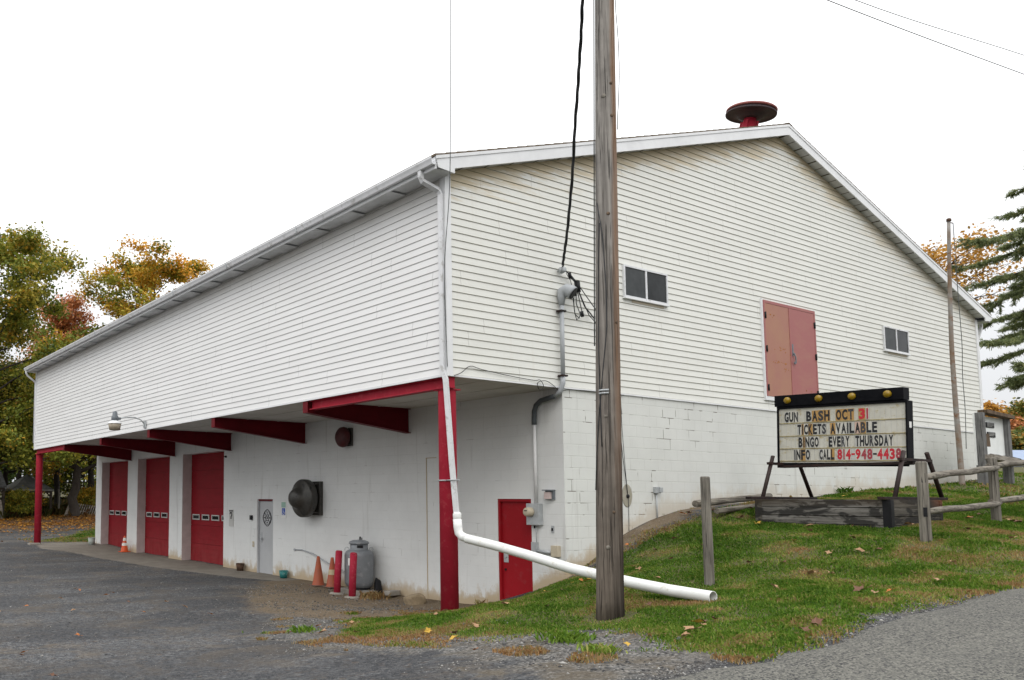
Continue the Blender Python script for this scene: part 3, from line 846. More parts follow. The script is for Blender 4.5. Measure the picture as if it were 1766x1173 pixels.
# siding courses as real laps
def siding(mb, P, out, u0f, u1f, z0, z1, clip=None):
    """P(u, z) -> point on the wall; out: outward normal; u0f(z), u1f(z): ends at height z."""
    out = Vector(out)
    k = 0
    z = z0
    while z < z1 - 1e-4:
        zt = min(z + EXPO, z1)
        a0, b0, a1, b1 = u0f(z), u1f(z), u0f(zt), u1f(zt)
        if b0 - a0 < 0.02: break
        lo, hi = 0.014, 0.003
        if b1 - a1 < 0.01:
            m_ = (a1 + b1) / 2; a1 = b1 = m_
        p = [Vector(P(a0, z)) + out * lo, Vector(P(b0, z)) + out * lo, Vector(P(b1, zt)) + out * hi, Vector(P(a1, zt)) + out * hi]
        mb.quad(p, 0)
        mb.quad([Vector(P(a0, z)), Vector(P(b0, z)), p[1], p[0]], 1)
        # rolled lip, line of grime like the underside
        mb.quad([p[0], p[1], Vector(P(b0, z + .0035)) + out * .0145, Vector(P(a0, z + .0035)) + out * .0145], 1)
        z = zt
mb = MB()
SLOPE_LEFT = lambda z: 0 if z < 7.29 else (z - 7.29) / ROOFK
siding(mb, lambda u, z: (u, 0, z), (0, -1, 0), lambda z: max(0.0, (z - 7.31) / ROOFK), lambda z: min(WD, WD - (z - 7.31) / ROOFK), H1, 10.27)
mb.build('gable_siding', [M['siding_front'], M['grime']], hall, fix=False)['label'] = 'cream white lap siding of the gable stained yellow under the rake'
mb = MB()
siding(mb, lambda u, z: (0, u, z), (-1, 0, 0), lambda z: 0.0, lambda z: LN, H1, 7.28)
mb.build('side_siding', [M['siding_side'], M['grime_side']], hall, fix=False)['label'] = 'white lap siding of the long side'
mb = MB()
siding(mb, lambda u, z: (WD, u, z), (1, 0, 0), lambda z: 0.0, lambda z: LN, H1, 7.28)
siding(mb, lambda u, z: (u, LN, z), (0, 1, 0), lambda z: max(0.0, (z - 7.31) / ROOFK), lambda z: min(WD, WD - (z - 7.31) / ROOFK), H1, 10.27)
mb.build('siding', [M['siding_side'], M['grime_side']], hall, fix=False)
# starter strip / drip edge at the bottom of the siding
mb = MB()
mb.box(-.024, WD + .024, -.026, -.002, H1 - .03, H1 - .002); mb.box(-.026, -.002, 0.0, LN, H1 - .03, H1 - .002)
mb.build('drip_edge', M['trim'], hall)
# corner posts
for (x, y, dx, dy) in ((0, 0, -1, -1), (WD, 0, 1, -1), (0, LN, -1, 1)):
    mb = MB()
    t = .034
    mb.box(min(x + dx * t, x - dx * .09), max(x + dx * t, x - dx * .09), min(y + dy * t, y - dy * .09), max(y + dy * t, y - dy * .09), H1 - .032, 7.27)
    mb.build('corner_post', M['trim'], hall, 0.004)
# overhang underside
mb = MB(); mb.box(.004, OV - .004, .004, LN - .004, H1 - .022, H1 + .03); mb.build('overhang_ceiling', M['ceiling'], hall)
for x in (.9, 1.78):
    mb = MB(); mb.box(x - .02, x + .02, .05, LN - .05, H1 - .030, H1 - .0225); mb.build('batten', M['ceiling'], hall)

# roof: two slabs with overhangs
def roof_slab(left):
    mb = MB()
    xs = [-.42, WD / 2] if left else [WD + .42, WD / 2]
    pts = []
    for x in xs: pts.append((x, roof_z(x) + .012))
    (xa, za), (xb, zb) = pts
    y0, y1 = -.235, LN + .235
    n = 46
    for i in range(n):   # stepped shingle courses
        t0, t1 = i / n, (i + 1) / n
        x0, x1 = xa + (xb - xa) * t0, xa + (xb - xa) * t1
        z0, z1 = za + (zb - za) * t0 + .012, za + (zb - za) * t1 + .002
        mb.quad([(x0, y0, z0), (x1, y0, z1), (x1, y1, z1), (x0, y1, z0)])
        mb.quad([(x1, y0, z1), (x1, y1, z1), (x1, y1, z1 + .010), (x1, y0, z1 + .010)])
        mb.quad([(x0, y0, z0), (x1, y0, z1), (x1, y0, z1 - .02), (x0, y0, z0 - .03)])
    mb.quad([(xa, y0, za + .012), (xa, y1, za + .012), (xa, y1, za - .02), (xa, y0, za - .02)])
    mb.quad([(xa, y0, za - .02), (xb, y0, zb - .02), (xb, y1, zb - .02), (xa, y1, za - .02)])
    return mb.build('roof', M['shingle'], hall, fix=False)
roof_slab(True); roof_slab(False)
mb = MB()
mb.prism([(WD / 2 - .15, -.24, roof_z(WD / 2 - .15) + .03), (WD / 2, -.24, roof_z(WD / 2) + .032), (WD / 2 + .15, -.24, roof_z(WD / 2 + .15) + .03), (WD / 2, -.24, roof_z(WD / 2) + .014)], (0, LN + .48, 0))
mb.build('ridge_cap', M['shingle'], hall)
# rake boards and rake soffit
for left in (True, False):
    for (yy, th) in ((-.225, .024), (LN + .2, .024)):
        mb = MB()
        xa, xb = (-.40, WD / 2) if left else (WD + .40, WD / 2)
        F = .245
        q = [(xa, yy, roof_z(xa) - .012), (xb, yy, roof_z(xb) - .012), (xb, yy, roof_z(xb) - F), (xa, yy, roof_z(xa) - .115)]
        # plumb-cut end: board drops to the bird box at the corner
        x2 = xa + (.40 if left else -.40)
        q = [(xa, yy, roof_z(xa) - .012), (xb, yy, roof_z(xb) - .012), (xb, yy, roof_z(xb) - F), (x2, yy, roof_z(x2) - F), (x2, yy, 7.205), (xa + (.06 if left else -.06), yy, 7.23)]
        mb.prism(q, (0, th, 0))
        # thin upper drip moulding
        mb.prism([(xa, yy - .012, roof_z(xa) - .008), (xb, yy - .012, roof_z(xb) - .008), (xb, yy - .012, roof_z(xb) - .06), (xa, yy - .012, roof_z(xa) - .06)], (0, .01, 0))
        mb.build('rake_board', M['trim'], hall)
    mb = MB()
    n = 34
    for i in range(n):
        t0, t1 = i / n, (i + 1) / n - .003
        xa, xb = (0.0, WD / 2 - .01) if left else (WD, WD / 2 + .01)
        x0, x1 = xa + (xb - xa) * t0, xa + (xb - xa) * t1
        off = .215 + (.006 if i % 2 else 0)
        mb.quad([(x0, -.2, roof_z(x0) - off), (x1, -.2, roof_z(x1) - off), (x1, .0, roof_z(x1) - off), (x0, .0, roof_z(x0) - off)])
    mb.build('rake_soffit', M['soffit'], hall, fix=False)
# eave soffit panels, fascia, gutter
for (xw, d) in ((0.0, -1), (WD, 1)):
    mb = MB()
    n = 44
    for i in range(n):
        y0, y1 = -.2 + (LN + .4) * i / n, -.2 + (LN + .4) * (i + 1) / n - .012
        z = 7.215 + (.026 if i % 2 else 0)
        mb.quad([(xw + d * .02, y0, z), (xw + d * .36, y0, z), (xw + d * .36, y1, z), (xw + d * .02, y1, z)])
    mb.quad([(xw, -.2, 7.245), (xw + d * .36, -.2, 7.245), (xw + d * .36, LN + .2, 7.245), (xw, LN + .2, 7.245)])
    mb.build('eave_soffit', M['soffit'], hall, fix=False)
    mb = MB()
    mb.box(min(xw + d * .36, xw + d * .39), max(xw + d * .36, xw + d * .39), -.2, LN + .2, 7.21, 7.405)
    mb.build('fascia', M['trim'], hall)
    mb = MB()   # K-style gutter profile swept along the eave
    prof = [(.392, 7.385), (.392, 7.27), (.43, 7.262), (.462, 7.268), (.475, 7.31), (.492, 7.35), (.492, 7.378), (.482, 7.378), (.482, 7.352), (.462, 7.31), (.452, 7.28), (.402, 7.28), (.402, 7.385)]
    mb.prism([(xw + d * x, -.215, z) for x, z in prof], (0, LN + .43, 0))
    mb.build('gutter', M['gutter'], hall)
    for yj in (3.6, 6.5, 9.4, 12.5, 15.4, 18.5, 21.5):
        mb = MB(); mb.prism([(xw + d * x, yj, z) for x, z in ((.485, 7.255), (.4955, 7.35), (.4955, 7.382), (.46, 7.382), (.46, 7.255))], (0, .045, 0))
        mb.build('gutter_joint', M['steel'], hall)

# red steel: tapered cantilever beams, edge beams, columns
for yb in (4.0, 8.0, 12.0, 16.0, 20.0):
    mb = MB()
    top, zo, zi = H1 - .024, 3.78, 3.49
    xo, xi = .0, OV - .004
    mb.prism([(xo + .012, yb - .006, top - .012), (xi, yb - .006, top - .012), (xi, yb - .006, zi + .012), (xo + .012, yb - .006, zo + .012)], (0, .012, 0))
    mb.prism([(xo, yb - .085, top), (xi, yb - .085, top), (xi, yb - .085, top - .012), (xo, yb - .085, top - .012)], (0, .17, 0))
    mb.prism([(xo, yb - .085, zo + .012), (xi, yb - .085, zi + .012), (xi, yb - .085, zi), (xo, yb - .085, zo)], (0, .17, 0))
    mb.box(xo - .01, xo + .0, yb - .085, yb + .085, zo, top)
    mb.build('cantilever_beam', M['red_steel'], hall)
for (y0, y1) in ((.02, 3.90), (20.1, LN - .02)):
    mb = MB()
    x0, top, bot = .02, H1 - .032, 3.835
    mb.box(x0, x0 + .16, y0, y1, top - .014, top); mb.box(x0, x0 + .16, y0, y1, bot, bot + .014)
    mb.box(x0 + .07, x0 + .085, y0, y1, bot + .014, top - .014)
    mb.box(x0 + .01, x0 + .15, y0 + .001, y0 + .013, bot + .014, top - .014)
    mb.build('edge_beam', M['red_col'], hall)
for (x, y, z0) in ((.19, .22, -.1), (.16, 23.8, -.2)):
    mb = MB()
    mb.lathe([(.14, z0), (.14, 3.80), (.14, 3.83)], (x, y, 0), n=32)
    mb.box(x - .15, x + .15, y - .15, y + .15, 3.815, 3.834)
    mb.build('column', M['red_col'], hall)
mb = MB(); mb.box(-.25, .2, 23.4, 23.75, -.1, .235); mb.build('footing', M['concrete'], hall, .02)

# sectional garage doors
for (a, b_) in doors:
    od = MB()
    x = OV + .335
    ns = 6
    hh = (DH + .02) / ns
    for k in range(ns):
        z0 = k * hh
        od.box(x, x + .05, a, b_, z0, z0 + hh - .008)
        for j in range(1, 4):
            od.box(x - .006, x, a + .01, b_ - .01, z0 + hh * j / 4 - .006, z0 + hh * j / 4 + .006)
    od.box(x + .03, x + .06, a, b_, 0, DH)
    d_ = od.build('garage_door', M['ohd'], hall)
    for w in range(4):
        yc = b_ - .15 - .255 - w * .693
        fm = MB()
        z0, z1, hw = 1.365, 1.545, .26
        fm.box(x - .022, x - .0065, yc - hw, yc + hw, z1 - .035, z1); fm.box(x - .022, x - .0065, yc - hw, yc + hw, z0, z0 + .035)
        fm.box(x - .022, x - .0065, yc - hw, yc - hw + .04, z0 + .035, z1 - .035); fm.box(x - .022, x - .0065, yc + hw - .04, yc + hw, z0 + .035, z1 - .035)
        wn_o = fm.build('door_window', M['plate_grey'], hall)
        pn = MB(); pn.box(x - .012, x - .0062, yc - hw + .04, yc + hw - .04, z0 + .035, z1 - .035)
        pn.build('pane', M['glass'], wn_o)

# red service door and grey entrance door
def man_door(name, y0, y1, h, mt, hinge_hi, label, fr):
    mb = MB(); x = OV + .06
    mb.box(x, x + .05, y0 + .05, y1 - .045, .0, h - .05)
    d_ = mb.build(name, mt, hall, .004)
    d_['label'] = label
    f = MB()
    f.box(OV + .012, x + .06, y0 + .001, y0 + .045, 0, h - .001); f.box(OV + .012, x + .06, y1 - .045, y1 - .001, 0, h - .001)
    f.box(OV + .012, x + .06, y0 + .045, y1 - .045, h - .05, h - .001, 1)
    f.build('door_frame', [mt, fr], hall)
    return d_
M['frame_white'] = M['block_side']
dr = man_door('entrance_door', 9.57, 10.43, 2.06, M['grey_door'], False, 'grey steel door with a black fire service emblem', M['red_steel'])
hb = MB(); x = OV + .06
hb.box(x - .012, x, 10.24, 10.31, .86, 1.14); hb.tube([(x - .02, 10.275, .98), (x - .06, 10.275, .98)], .012); hb.box(x - .075, x - .055, 10.16, 10.285, .965, .995)
hb.build('handle', M['steel'], dr, .003)
# emblem: scalloped outline, inner rings, small figures - black lines on the grey door
em = MB()
ec = Vector((OV + .056, 9.97, 1.545))
def ring(fn, n, w):
    pts = []
    for k in range(n + 1):
        a = 2 * math.pi * k / n
        r = fn(a)
        pts.append((ec.x, ec.y - r * math.sin(a), ec.z + r * math.cos(a)))
    em.tube(pts, w, 5, False)
ring(lambda a: .205 + .022 * abs(math.cos(4 * a)) ** .7 * (1 if abs(math.cos(2 * a)) > .5 else .3), 64, .0085)
ring(lambda a: .175 + .016 * abs(math.cos(4 * a)), 64, .005)
ring(lambda a: .085, 32, .008)
for s in (-1, 1):
    for t in (-1, 1):
        em.tube([(ec.x, ec.y + s * .06, ec.z + t * .06), (ec.x, ec.y + s * .135, ec.z + t * .135)], .008, 5)
        em.tube([(ec.x, ec.y + s * .03, ec.z - .03), (ec.x, ec.y - s * .04, ec.z + .04)], .008, 5)
for a in (0, math.pi / 2, math.pi, 3 * math.pi / 2):
    cx_, cz_ = -math.sin(a) * .135, math.cos(a) * .135
    for k in range(3):
        em.box(ec.x - .002, ec.x + .002, ec.y + cx_ - .03 + k * .024, ec.y + cx_ - .018 + k * .024, ec.z + cz_ - .016, ec.z + cz_ + .016)
em.build('emblem', M['black'], dr)
dr = man_door('service_door', .73, 1.52, 2.10, M['red_door'], True, 'plain red steel door at the gable end with a steel lock plate', M['red_door'])
hb = MB(); hb.box(OV + .05, OV + .06, 1.33, 1.44, .93, 1.12); hb.tube([(OV + .058, 1.385, 1.03), (OV + .03, 1.385, 1.03)], .02)
hb.build('lock_plate', M['steel'], dr, .003)
hb = MB(); hb.tube([(OV + .062, 1.4, .80), (OV + .045, 1.4, .80)], .022); hb.build('lock', M['black'], dr)

# gable windows: sliding pair, frame + two sashes
for (x0, x1) in ((4.39, 5.72), (14.55, 15.88)):
    z0, z1 = 5.85, 6.46
    f = MB(); t = .034
    f.box(x0, x1, -.052, .0, z1 - t, z1); f.box(x0, x1, -.052, .0, z0, z0 + t)
    f.box(x0, x0 + t, -.052, .0, z0 + t, z1 - t); f.box(x1 - t, x1, -.052, .0, z0 + t, z1 - t)
    xm = (x0 + x1) / 2
    f.box(xm - .024, xm + .024, -.05, .0, z0 + t, z1 - t)
    w = f.build('window', M['gutter'], hall)
    s = MB(); s.box(x0 - .01, x1 + .01, -.07, -.0, z0 - .03, z0 - .003); s.build('sill', M['trim'], w)
    p = MB(); p.box(x0 + t + .002, xm - .026, -.038, -.028, z0 + t + .002, z1 - t - .002); p.build('pane', M['screen'], w)['label'] = 'grey screened left pane'
    p = MB(); p.box(xm + .026, x1 - t - .002, -.034, -.028, z0 + t + .002, z1 - t - .002); p.build('pane', M['glass'], w)['label'] = 'dark glass right pane'
    r_ = MB(); r_.box(x0 + .25, x1 - .1, -.0225, -.02, z0 - .075, z0 - .032); r_.build('rust_run', M['tan'], w)

# faded double loft door
x0, x1, z0, z1 = 9.08, 11.21, 4.32, 6.40
f = MB()
f.box(x0, x1, -.06, 0, z1 - .06, z1, 1); f.box(x0, x0 + .05, -.06, 0, z0, z1 - .06, 1); f.box(x1 - .05, x1, -.06, 0, z0, z1 - .06, 1)
f.box(x0 - .05, x0 - .001, -.045, 0, z0 - .04, z1 + .03, 0); f.box(x1 + .001, x1 + .04, -.04, 0, z0 - .04, z1 + .03, 0); f.box(x0 - .05, x1 + .04, -.05, 0, z0 - .09, z0 - .004, 0)
ld = f.build('loft_door', [M['trim'], M['pink_b']], hall)
ld['label'] = 'faded pink double door high in the gable'
xm = x0 + 1.03
l1 = MB(); l1.box(x0 + .055, xm - .004, -.055, -.01, z0, z1 - .065); l1.build('door_leaf', M['pink_a'], ld)['label'] = 'orange pink left leaf with rust marks'
l2 = MB(); l2.box(xm + .004, x1 - .055, -.055, -.01, z0, z1 - .065); l2.build('door_leaf', M['pink_b'], ld)['label'] = 'rose pink right leaf'
l3 = MB(); l3.box(xm - .03, xm + .03, -.064, -.056, z0, z1 - .065); l3.build('astragal', M['pink_b'], ld)
rs = random.Random(4)
r_ = MB()
for (cx, cz, w, n) in ((x0 + .33, z0 + 1.77, .2, 7), (x0 + .6, z0 + 1.05, .5, 11), (x0 + .55, z0 + .75, .55, 14), (x0 + .85, z0 + .62, .25, 7), (x1 - .45, z0 + .22, .3, 6), (xm - .04, z0 + .95, .1, 5)):
    for k in range(n):
        a = cx + rs.uniform(-w, w) / 2; b2 = cz + rs.gauss(0, .025); s = rs.uniform(.006, .02)
        r_.lathe([(s, 0), (s * .9, .002)], (a, -.0555, b2), (0, -1, 0), 7)
r_.build('rust_spots', M['rust'], ld)
for (hx) in (x0 + .045, x1 - .045):
    for hz in (z0 + .18, z0 + 1.02, z0 + 1.75):
        h_ = MB(); h_.tube([(hx, -.068, hz - .07), (hx, -.068, hz + .07)], .018, 8); h_.box(hx - .03, hx + .03, -.066, -.058, hz - .06, hz + .06)
        h_.build('hinge', M['black'], ld)
h_ = MB(); h_.box(xm + .035, xm + .085, -.07, -.056, z0 + .95, z0 + 1.22); h_.tube([(xm + .06, -.075, z0 + 1.0), (xm + .06, -.1, z0 + 1.0)], .02, 10)
h_.tube([(xm + .06, -.1, z0 + .98), (xm + .1, -.1, z0 + .92), (xm + .1, -.1, z0 + .8), (xm + .05, -.1, z0 + .77), (xm + .03, -.1, z0 + .82)], .014, 8)
h_.build('latch', M['lamp_grey'], ld)

# downspouts
def tube_rect(mb, pts, w, t, up=(0, 1, 0)):
    for i in range(len(pts) - 1): mb.bar(pts[i], pts[i + 1], w, t, up)
mb = MB()
pts = [(-.42, .10, 7.30), (-.42, .10, 7.17), (-.39, .09, 7.10), (-.12, .03, 6.99), (-.085, .02, 6.92), (-.085, .02, 6.4), (-.085, .02, 5.2), (-.085, .02, 4.1), (-.06, -.02, 3.95), (.01, -.06, 2.63), (.075, -.075, 1.86)]
mb.tube(pts, .048, 4, True, 0, False)
mb.build('downspout', M['gutter'], hall)['label'] = 'white downspout at the near corner crossing the red column'
mb = MB()
ring_ = [(.19 + .152 * math.cos(a), .22 + .152 * math.sin(a), 2.38) for a in [math.pi * 2 * k / 20 for k in range(21)]]
mb.tube(ring_, .012, 6); mb.tube([(.03, .10, 2.38), (-.03, -.12, 2.38), (.09, -.13, 2.38), (.2, .08, 2.38)], .01, 6)
mb.build('strap', M['steel'], hall)
mb = MB(); mb.tube([(-.42, LN + .05, 7.28), (-.42, LN + .05, 7.14), (-.36, LN + .05, 7.05), (-.04, LN + .06, 6.82), (-.02, LN + .08, 6.7), (-.02, LN + .08, 4.3)], .042, 8); mb.build('downspout', M['gutter'], hall)
mb = MB(); mb.tube([(WD + .42, .02, 7.28), (WD + .42, .02, 7.12), (WD + .34, .02, 7.0), (WD + .10, .02, 6.72), (WD + .075, .02, 6.6), (WD + .075, .02, 3.1)], .05, 4, True, 0, False); mb.build('downspout', M['gutter'], hall)
# thin vertical joint cover strip in the recessed wall
mb = MB(); mb.box(OV - .012, OV, 3.44, 3.455, .05, 2.93); mb.box(OV - .014, OV, 3.15, 3.46, 2.93, 2.945); mb.build('joint_strip', M['block_side'], hall)
if True:
    o = hall.children[-1]
    a = o.data.attributes.new('hground', 'FLOAT', 'POINT'); a.data.foreach_set('value', np.full(len(o.data.vertices), 2.0, np.float32))

# ---------------------------------------------------------------- fittings on the hall, each a thing of its own
# siren on the ridge
t = thing('rooftop_siren', 'faded red mushroom siren standing on the roof ridge', 'siren', (WD / 2, .64, 10.5))
mb = MB(); mb.lathe([(.0, .74), (.2, .73), (.40, .69), (.49, .655), (.52, .63), (.52, .60), (.50, .59), (.1, .59)], t.location, n=40); mb.build('hood', M['siren'], t)
mb = MB(); mb.lathe([(.1, .588), (.49, .588), (.49, .565), (.1, .565)], t.location, n=40); mb.build('throat', M['siren_dark'], t)
mb = MB(); mb.lathe([(.12, .56), (.50, .56), (.525, .545), (.52, .515), (.48, .51), (.46, .53), (.27, .50), (.24, .45), (.17, .43), (.05, .43)], t.location, n=40); mb.build('lower_dish', M['siren_dark'], t)['label'] = 'dark underside dish'
mb = MB(); mb.lathe([(.15, -.15), (.15, .34), (.13, .36), (.13, .45)], t.location, n=20)
for a in (0.3, 1.9, 3.4, 5.0): mb.box(t.location.x + .16 * math.cos(a) - .025, t.location.x + .16 * math.cos(a) + .025, t.location.y + .16 * math.sin(a) - .025, t.location.y + .16 * math.sin(a) + .025, t.location.z - .02, t.location.z + .36)
mb.build('pedestal', M['red_col'], t)
t.rotation_mode = 'QUATERNION'     # the siren leans a little on its pedestal
t.rotation_quaternion = Quaternion((.885, .466, 0), rad(11))
t.location.x -= .09

# wall exhaust fans: spun dome on a square curb
def wall_fan(name, label, y, z, r, mt, curb_mt, squat):
    t = thing(name, label, 'exhaust fan', (OV, y, z))
    k = r / .44
    mb = MB(); s = .40 * k
    mb.box(OV - .10 * k, OV, y - s, y + s, z - s, z + s); mb.build('curb', curb_mt, t, .01)
    mb = MB(); mb.lathe([(.30 * k, .10 * k), (.33 * k, .18 * k), (.33 * k, .30 * k)], (OV, y, z), (-1, 0, 0), 32)
    for a in range(4):
        aa = a * math.pi / 2 + .78
        mb.bar((OV - .1 * k, y + .5 * k * math.cos(aa), z + .5 * k * math.sin(aa)), (OV - .32 * k, y + .42 * k * math.cos(aa), z + .42 * k * math.sin(aa)), .03 * k, .02 * k)
    mb.build('neck', M['fan'], t)
    mb = MB()
    if squat:
        prof = [(.36 * k, .2 * k), (.45 * k, .2 * k), (.46 * k, .26 * k), (.44 * k, .36 * k), (.34 * k, .46 * k), (.2 * k, .5 * k), (.05 * k, .52 * k)]
    else:
        prof = [(.36 * k, .20 * k), (.45 * k, .19 * k), (.455 * k, .22 * k), (.455 * k, .34 * k), (.435 * k, .37 * k), (.42 * k, .375 * k), (.38 * k, .40 * k), (.29 * k, .44 * k), (.25 * k, .48 * k), (.225 * k, .55 * k), (.17 * k, .615 * k), (.08 * k, .65 * k), (.01 * k, .655 * k)]
    mb.lathe(prof, (OV, y, z), (-1, 0, 0), 40)
    mb.build('hood', mt, t)
    return t
wall_fan('exhaust_fan', 'large dark domed exhaust fan on the white wall beside the grey door', 7.62, 2.09, .46, M['fan'], M['fan'], False)
wall_fan('exhaust_fan', 'small dark red exhaust hood high on the wall under the overhang', 6.18, 3.54, .235, M['fan_red'], M['fan'], True)

# security lamp on a curved arm
t = thing('security_lamp', 'grey dusk lamp on a curved arm at the bottom of the side siding', 'lamp', (0, 12.2, 4.12))
mb = MB(); mb.tube([(-.04, 12.2, 4.16), (-.16, 12.2, 4.29), (-.34, 12.2, 4.345), (-.6, 12.2, 4.335), (-.82, 12.2, 4.29)], .018, 8); mb.build('arm', M['steel'], t)
mb = MB(); mb.box(-.05, -.022, 12.12, 12.28, 4.06, 4.26); mb.box(-.08, -.05, 12.18, 12.22, 4.1, 4.22); mb.build('bracket', M['steel'], t, .004)
mb = MB(); mb.lathe([(.05, .0), (.1, .02), (.1, .12), (.075, .16), (.065, .26), (.03, .28)], (-.94, 12.2, 4.21), n=16); mb.box(-.9, -.78, 12.15, 12.25, 4.25, 4.32); mb.build('housing', M['lamp_grey'], t)
mb = MB(); mb.lathe([(.06, .22), (.13, .19), (.19, .135), (.195, .12)], (-.94, 12.2, 4.02), n=24, caps=False); mb.build('reflector', M['trim'], t)
mb = MB(); mb.lathe([(.185, .125), (.15, -.06), (.12, -.065)], (-.94, 12.2, 4.02), n=24); mb.build('refractor', M['lamp_glass'], t)

# electric service: mast, weatherhead, bend under the soffit, conduit, meter
t = thing('electric_service', 'grey electric mast bending under the siding down to a meter box by the red door', 'electric meter', (OV, .5, 1.6))
mb = MB(); mb.tube([(2.60, -.085, 5.52), (2.585, -.085, 4.2)], .036, 12); mb.build('mast', M['grey_pvc'], t)
mb = MB(); mb.tube([(2.60, -.085, 5.45), (2.60, -.085, 5.60), (2.61, -.1, 5.68), (2.635, -.15, 5.70), (2.665, -.22, 5.67), (2.685, -.26, 5.635)], [.045, .07, .095, .115, .115, .112], 16)
mb.build('weatherhead', M['grey_pvc'], t)
mb = MB(); mb.lathe([(.108, 0), (.10, .008)], (2.688, -.266, 5.63), (.42, -.78, -.60), 16); mb.build('weatherhead_face', M['black'], t)
mb = MB(); mb.tube([(2.585, -.085, 4.22), (2.58, -.08, 4.08), (2.56, -.05, 3.96), (2.54, .06, 3.87)], .042, 12); mb.build('bend', M['grey_pvc'], t)
mb = MB(); mb.tube([(2.54, .05, 3.87), (2.55, .2, 3.855), (2.58, .40, 3.83), (2.60, .52, 3.76), (2.605, .565, 3.66), (2.605, .575, 3.5), (2.605, .575, 3.42)], .044, 12); mb.build('bend', M['dark_conduit'], t)['label'] = 'dark conduit bend under the overhang'
mb = MB(); mb.tube([(2.61, .575, 3.42), (2.61, .575, 2.0)], .03, 10); mb.build('conduit', M['white_plain'], t)['label'] = 'white painted conduit'
for z in (5.33, 4.2):
    mb = MB(); mb.box(2.53, 2.66, -.13, -.02, z, z + .03); mb.build('clamp', M['rust_leg'], t)
mb = MB(); mb.box(OV - .11, OV, .47, .75, 1.64, 2.02); mb.build('meter_box', M['steel'], t, .006)
mb = MB(); mb.lathe([(.085, 0), (.085, .03), (.075, .11), (.06, .125), (.01, .127)], (OV - .11, .65, 1.87), (-1, 0, 0), 24); mb.build('meter', M['tan'], t)
mb = MB(); mb.box(OV - .243, OV - .235, .62, .68, 1.885, 1.90); mb.build('meter_plate', M['black'], t)
mb = MB(); mb.box(OV - .08, OV, .58, .68, 1.14, 1.34); mb.tube([(OV - .04, .6, 1.19), (OV - .04, .28, 1.17)], .03, 8); mb.tube([(OV - .04, .6, 1.64), (OV - .03, .6, 1.34)], .008, 6); mb.build('junction_box', M['steel'], t)
mb = MB(); mb.box(OV - .09, OV, .11, .25, 1.11, 1.30); mb.build('cover_box', M['tan'], t, .005)['label'] = 'tan plastic box'
mb = MB(); mb.lathe([(.014, 0), (.014, .05)], (OV - .05, .62, 1.58), n=8); mb.build('ground_clip', M['black'], t)

t = thing('alarm_box', 'small grey box with a pale pink face beside the meter near the wall corner', 'alarm box', (OV, .28, 2.17))
mb = MB(); mb.box(OV - .04, OV, .20, .38, 2.09, 2.245); mb.box(OV - .12, OV, .195, .385, 2.245, 2.262); mb.build('back_box', M['lamp_grey'], t)
mb = MB(); mb.box(OV - .09, OV - .04, .245, .365, 2.10, 2.22); mb.build('face', mat('pale pink plastic', (.58, .47, .45), (.52, .42, .40), 4, .5), t)
t = thing('wall_switch', 'tiny dark switch on the white block wall below the alarm box', 'switch', (OV, .26, 1.58))
mb = MB(); mb.box(OV - .02, OV, .235, .285, 1.52, 1.64); mb.build('plate', M['steel'], t)
mb = MB(); mb.box(OV - .032, OV - .02, .245, .275, 1.55, 1.60); mb.build('lever', M['black'], t)

# outlet with pipe, mortar patch cable, on the gable wall
t = thing('outdoor_outlet', 'grey weatherproof outlet on a thin conduit on the gable block wall', 'outlet', (5.18, 0, 1.7))
mb = MB(); mb.box(5.11, 5.25, -.07, -.001, 2.22, 2.34); mb.box(5.19, 5.27, -.10, -.07, 2.235, 2.33); mb.build('outlet_box', M['steel'], t, .006)
mb = MB(); mb.tube([(5.17, -.03, 2.22), (5.17, -.03, 1.66)], .014, 8); mb.build('conduit', M['steel'], t)
t = thing('wall_cable', 'thin cables hanging down the gable into a bare oval mortar patch', 'cable', (4.32, 0, 2.1))
mb = MB()
mb.lathe([(.17, 0), (.16, .004)], (0, 0, 0), (0, -1, 0), 22)
mb.v = [(4.34 + x * .85, -.004 + y, 2.17 + z * 1.25) for x, y, z in mb.v]
mb.build('mortar_patch', M['patch'], t)
mb = MB()
mb.tube([(4.09, -.03, 5.6), (4.10, -.035, 4.8), (4.09, -.045, 4.1), (4.12, -.04, 3.6), (4.2, -.035, 2.9), (4.30, -.03, 2.35), (4.33, -.02, 2.2)], .006, 5)
mb.tube([(4.17, -.03, 5.0), (4.18, -.045, 4.1), (4.2, -.04, 3.4), (4.27, -.035, 2.6), (4.335, -.02, 2.2)], .005, 5)
mb.tube([(4.35, -.02, 2.17), (4.36, -.012, 1.9), (4.35, -.012, 1.5)], .005, 5)
mb.build('strand', M['rubber'], t)
mb = MB(); mb.lathe([(.012, .02), (.035, .02), (.035, .05), (.01, .06)], (4.34, .02, 2.16), (0, -1, 0), 12); mb.build('grommet', M['black'], t)

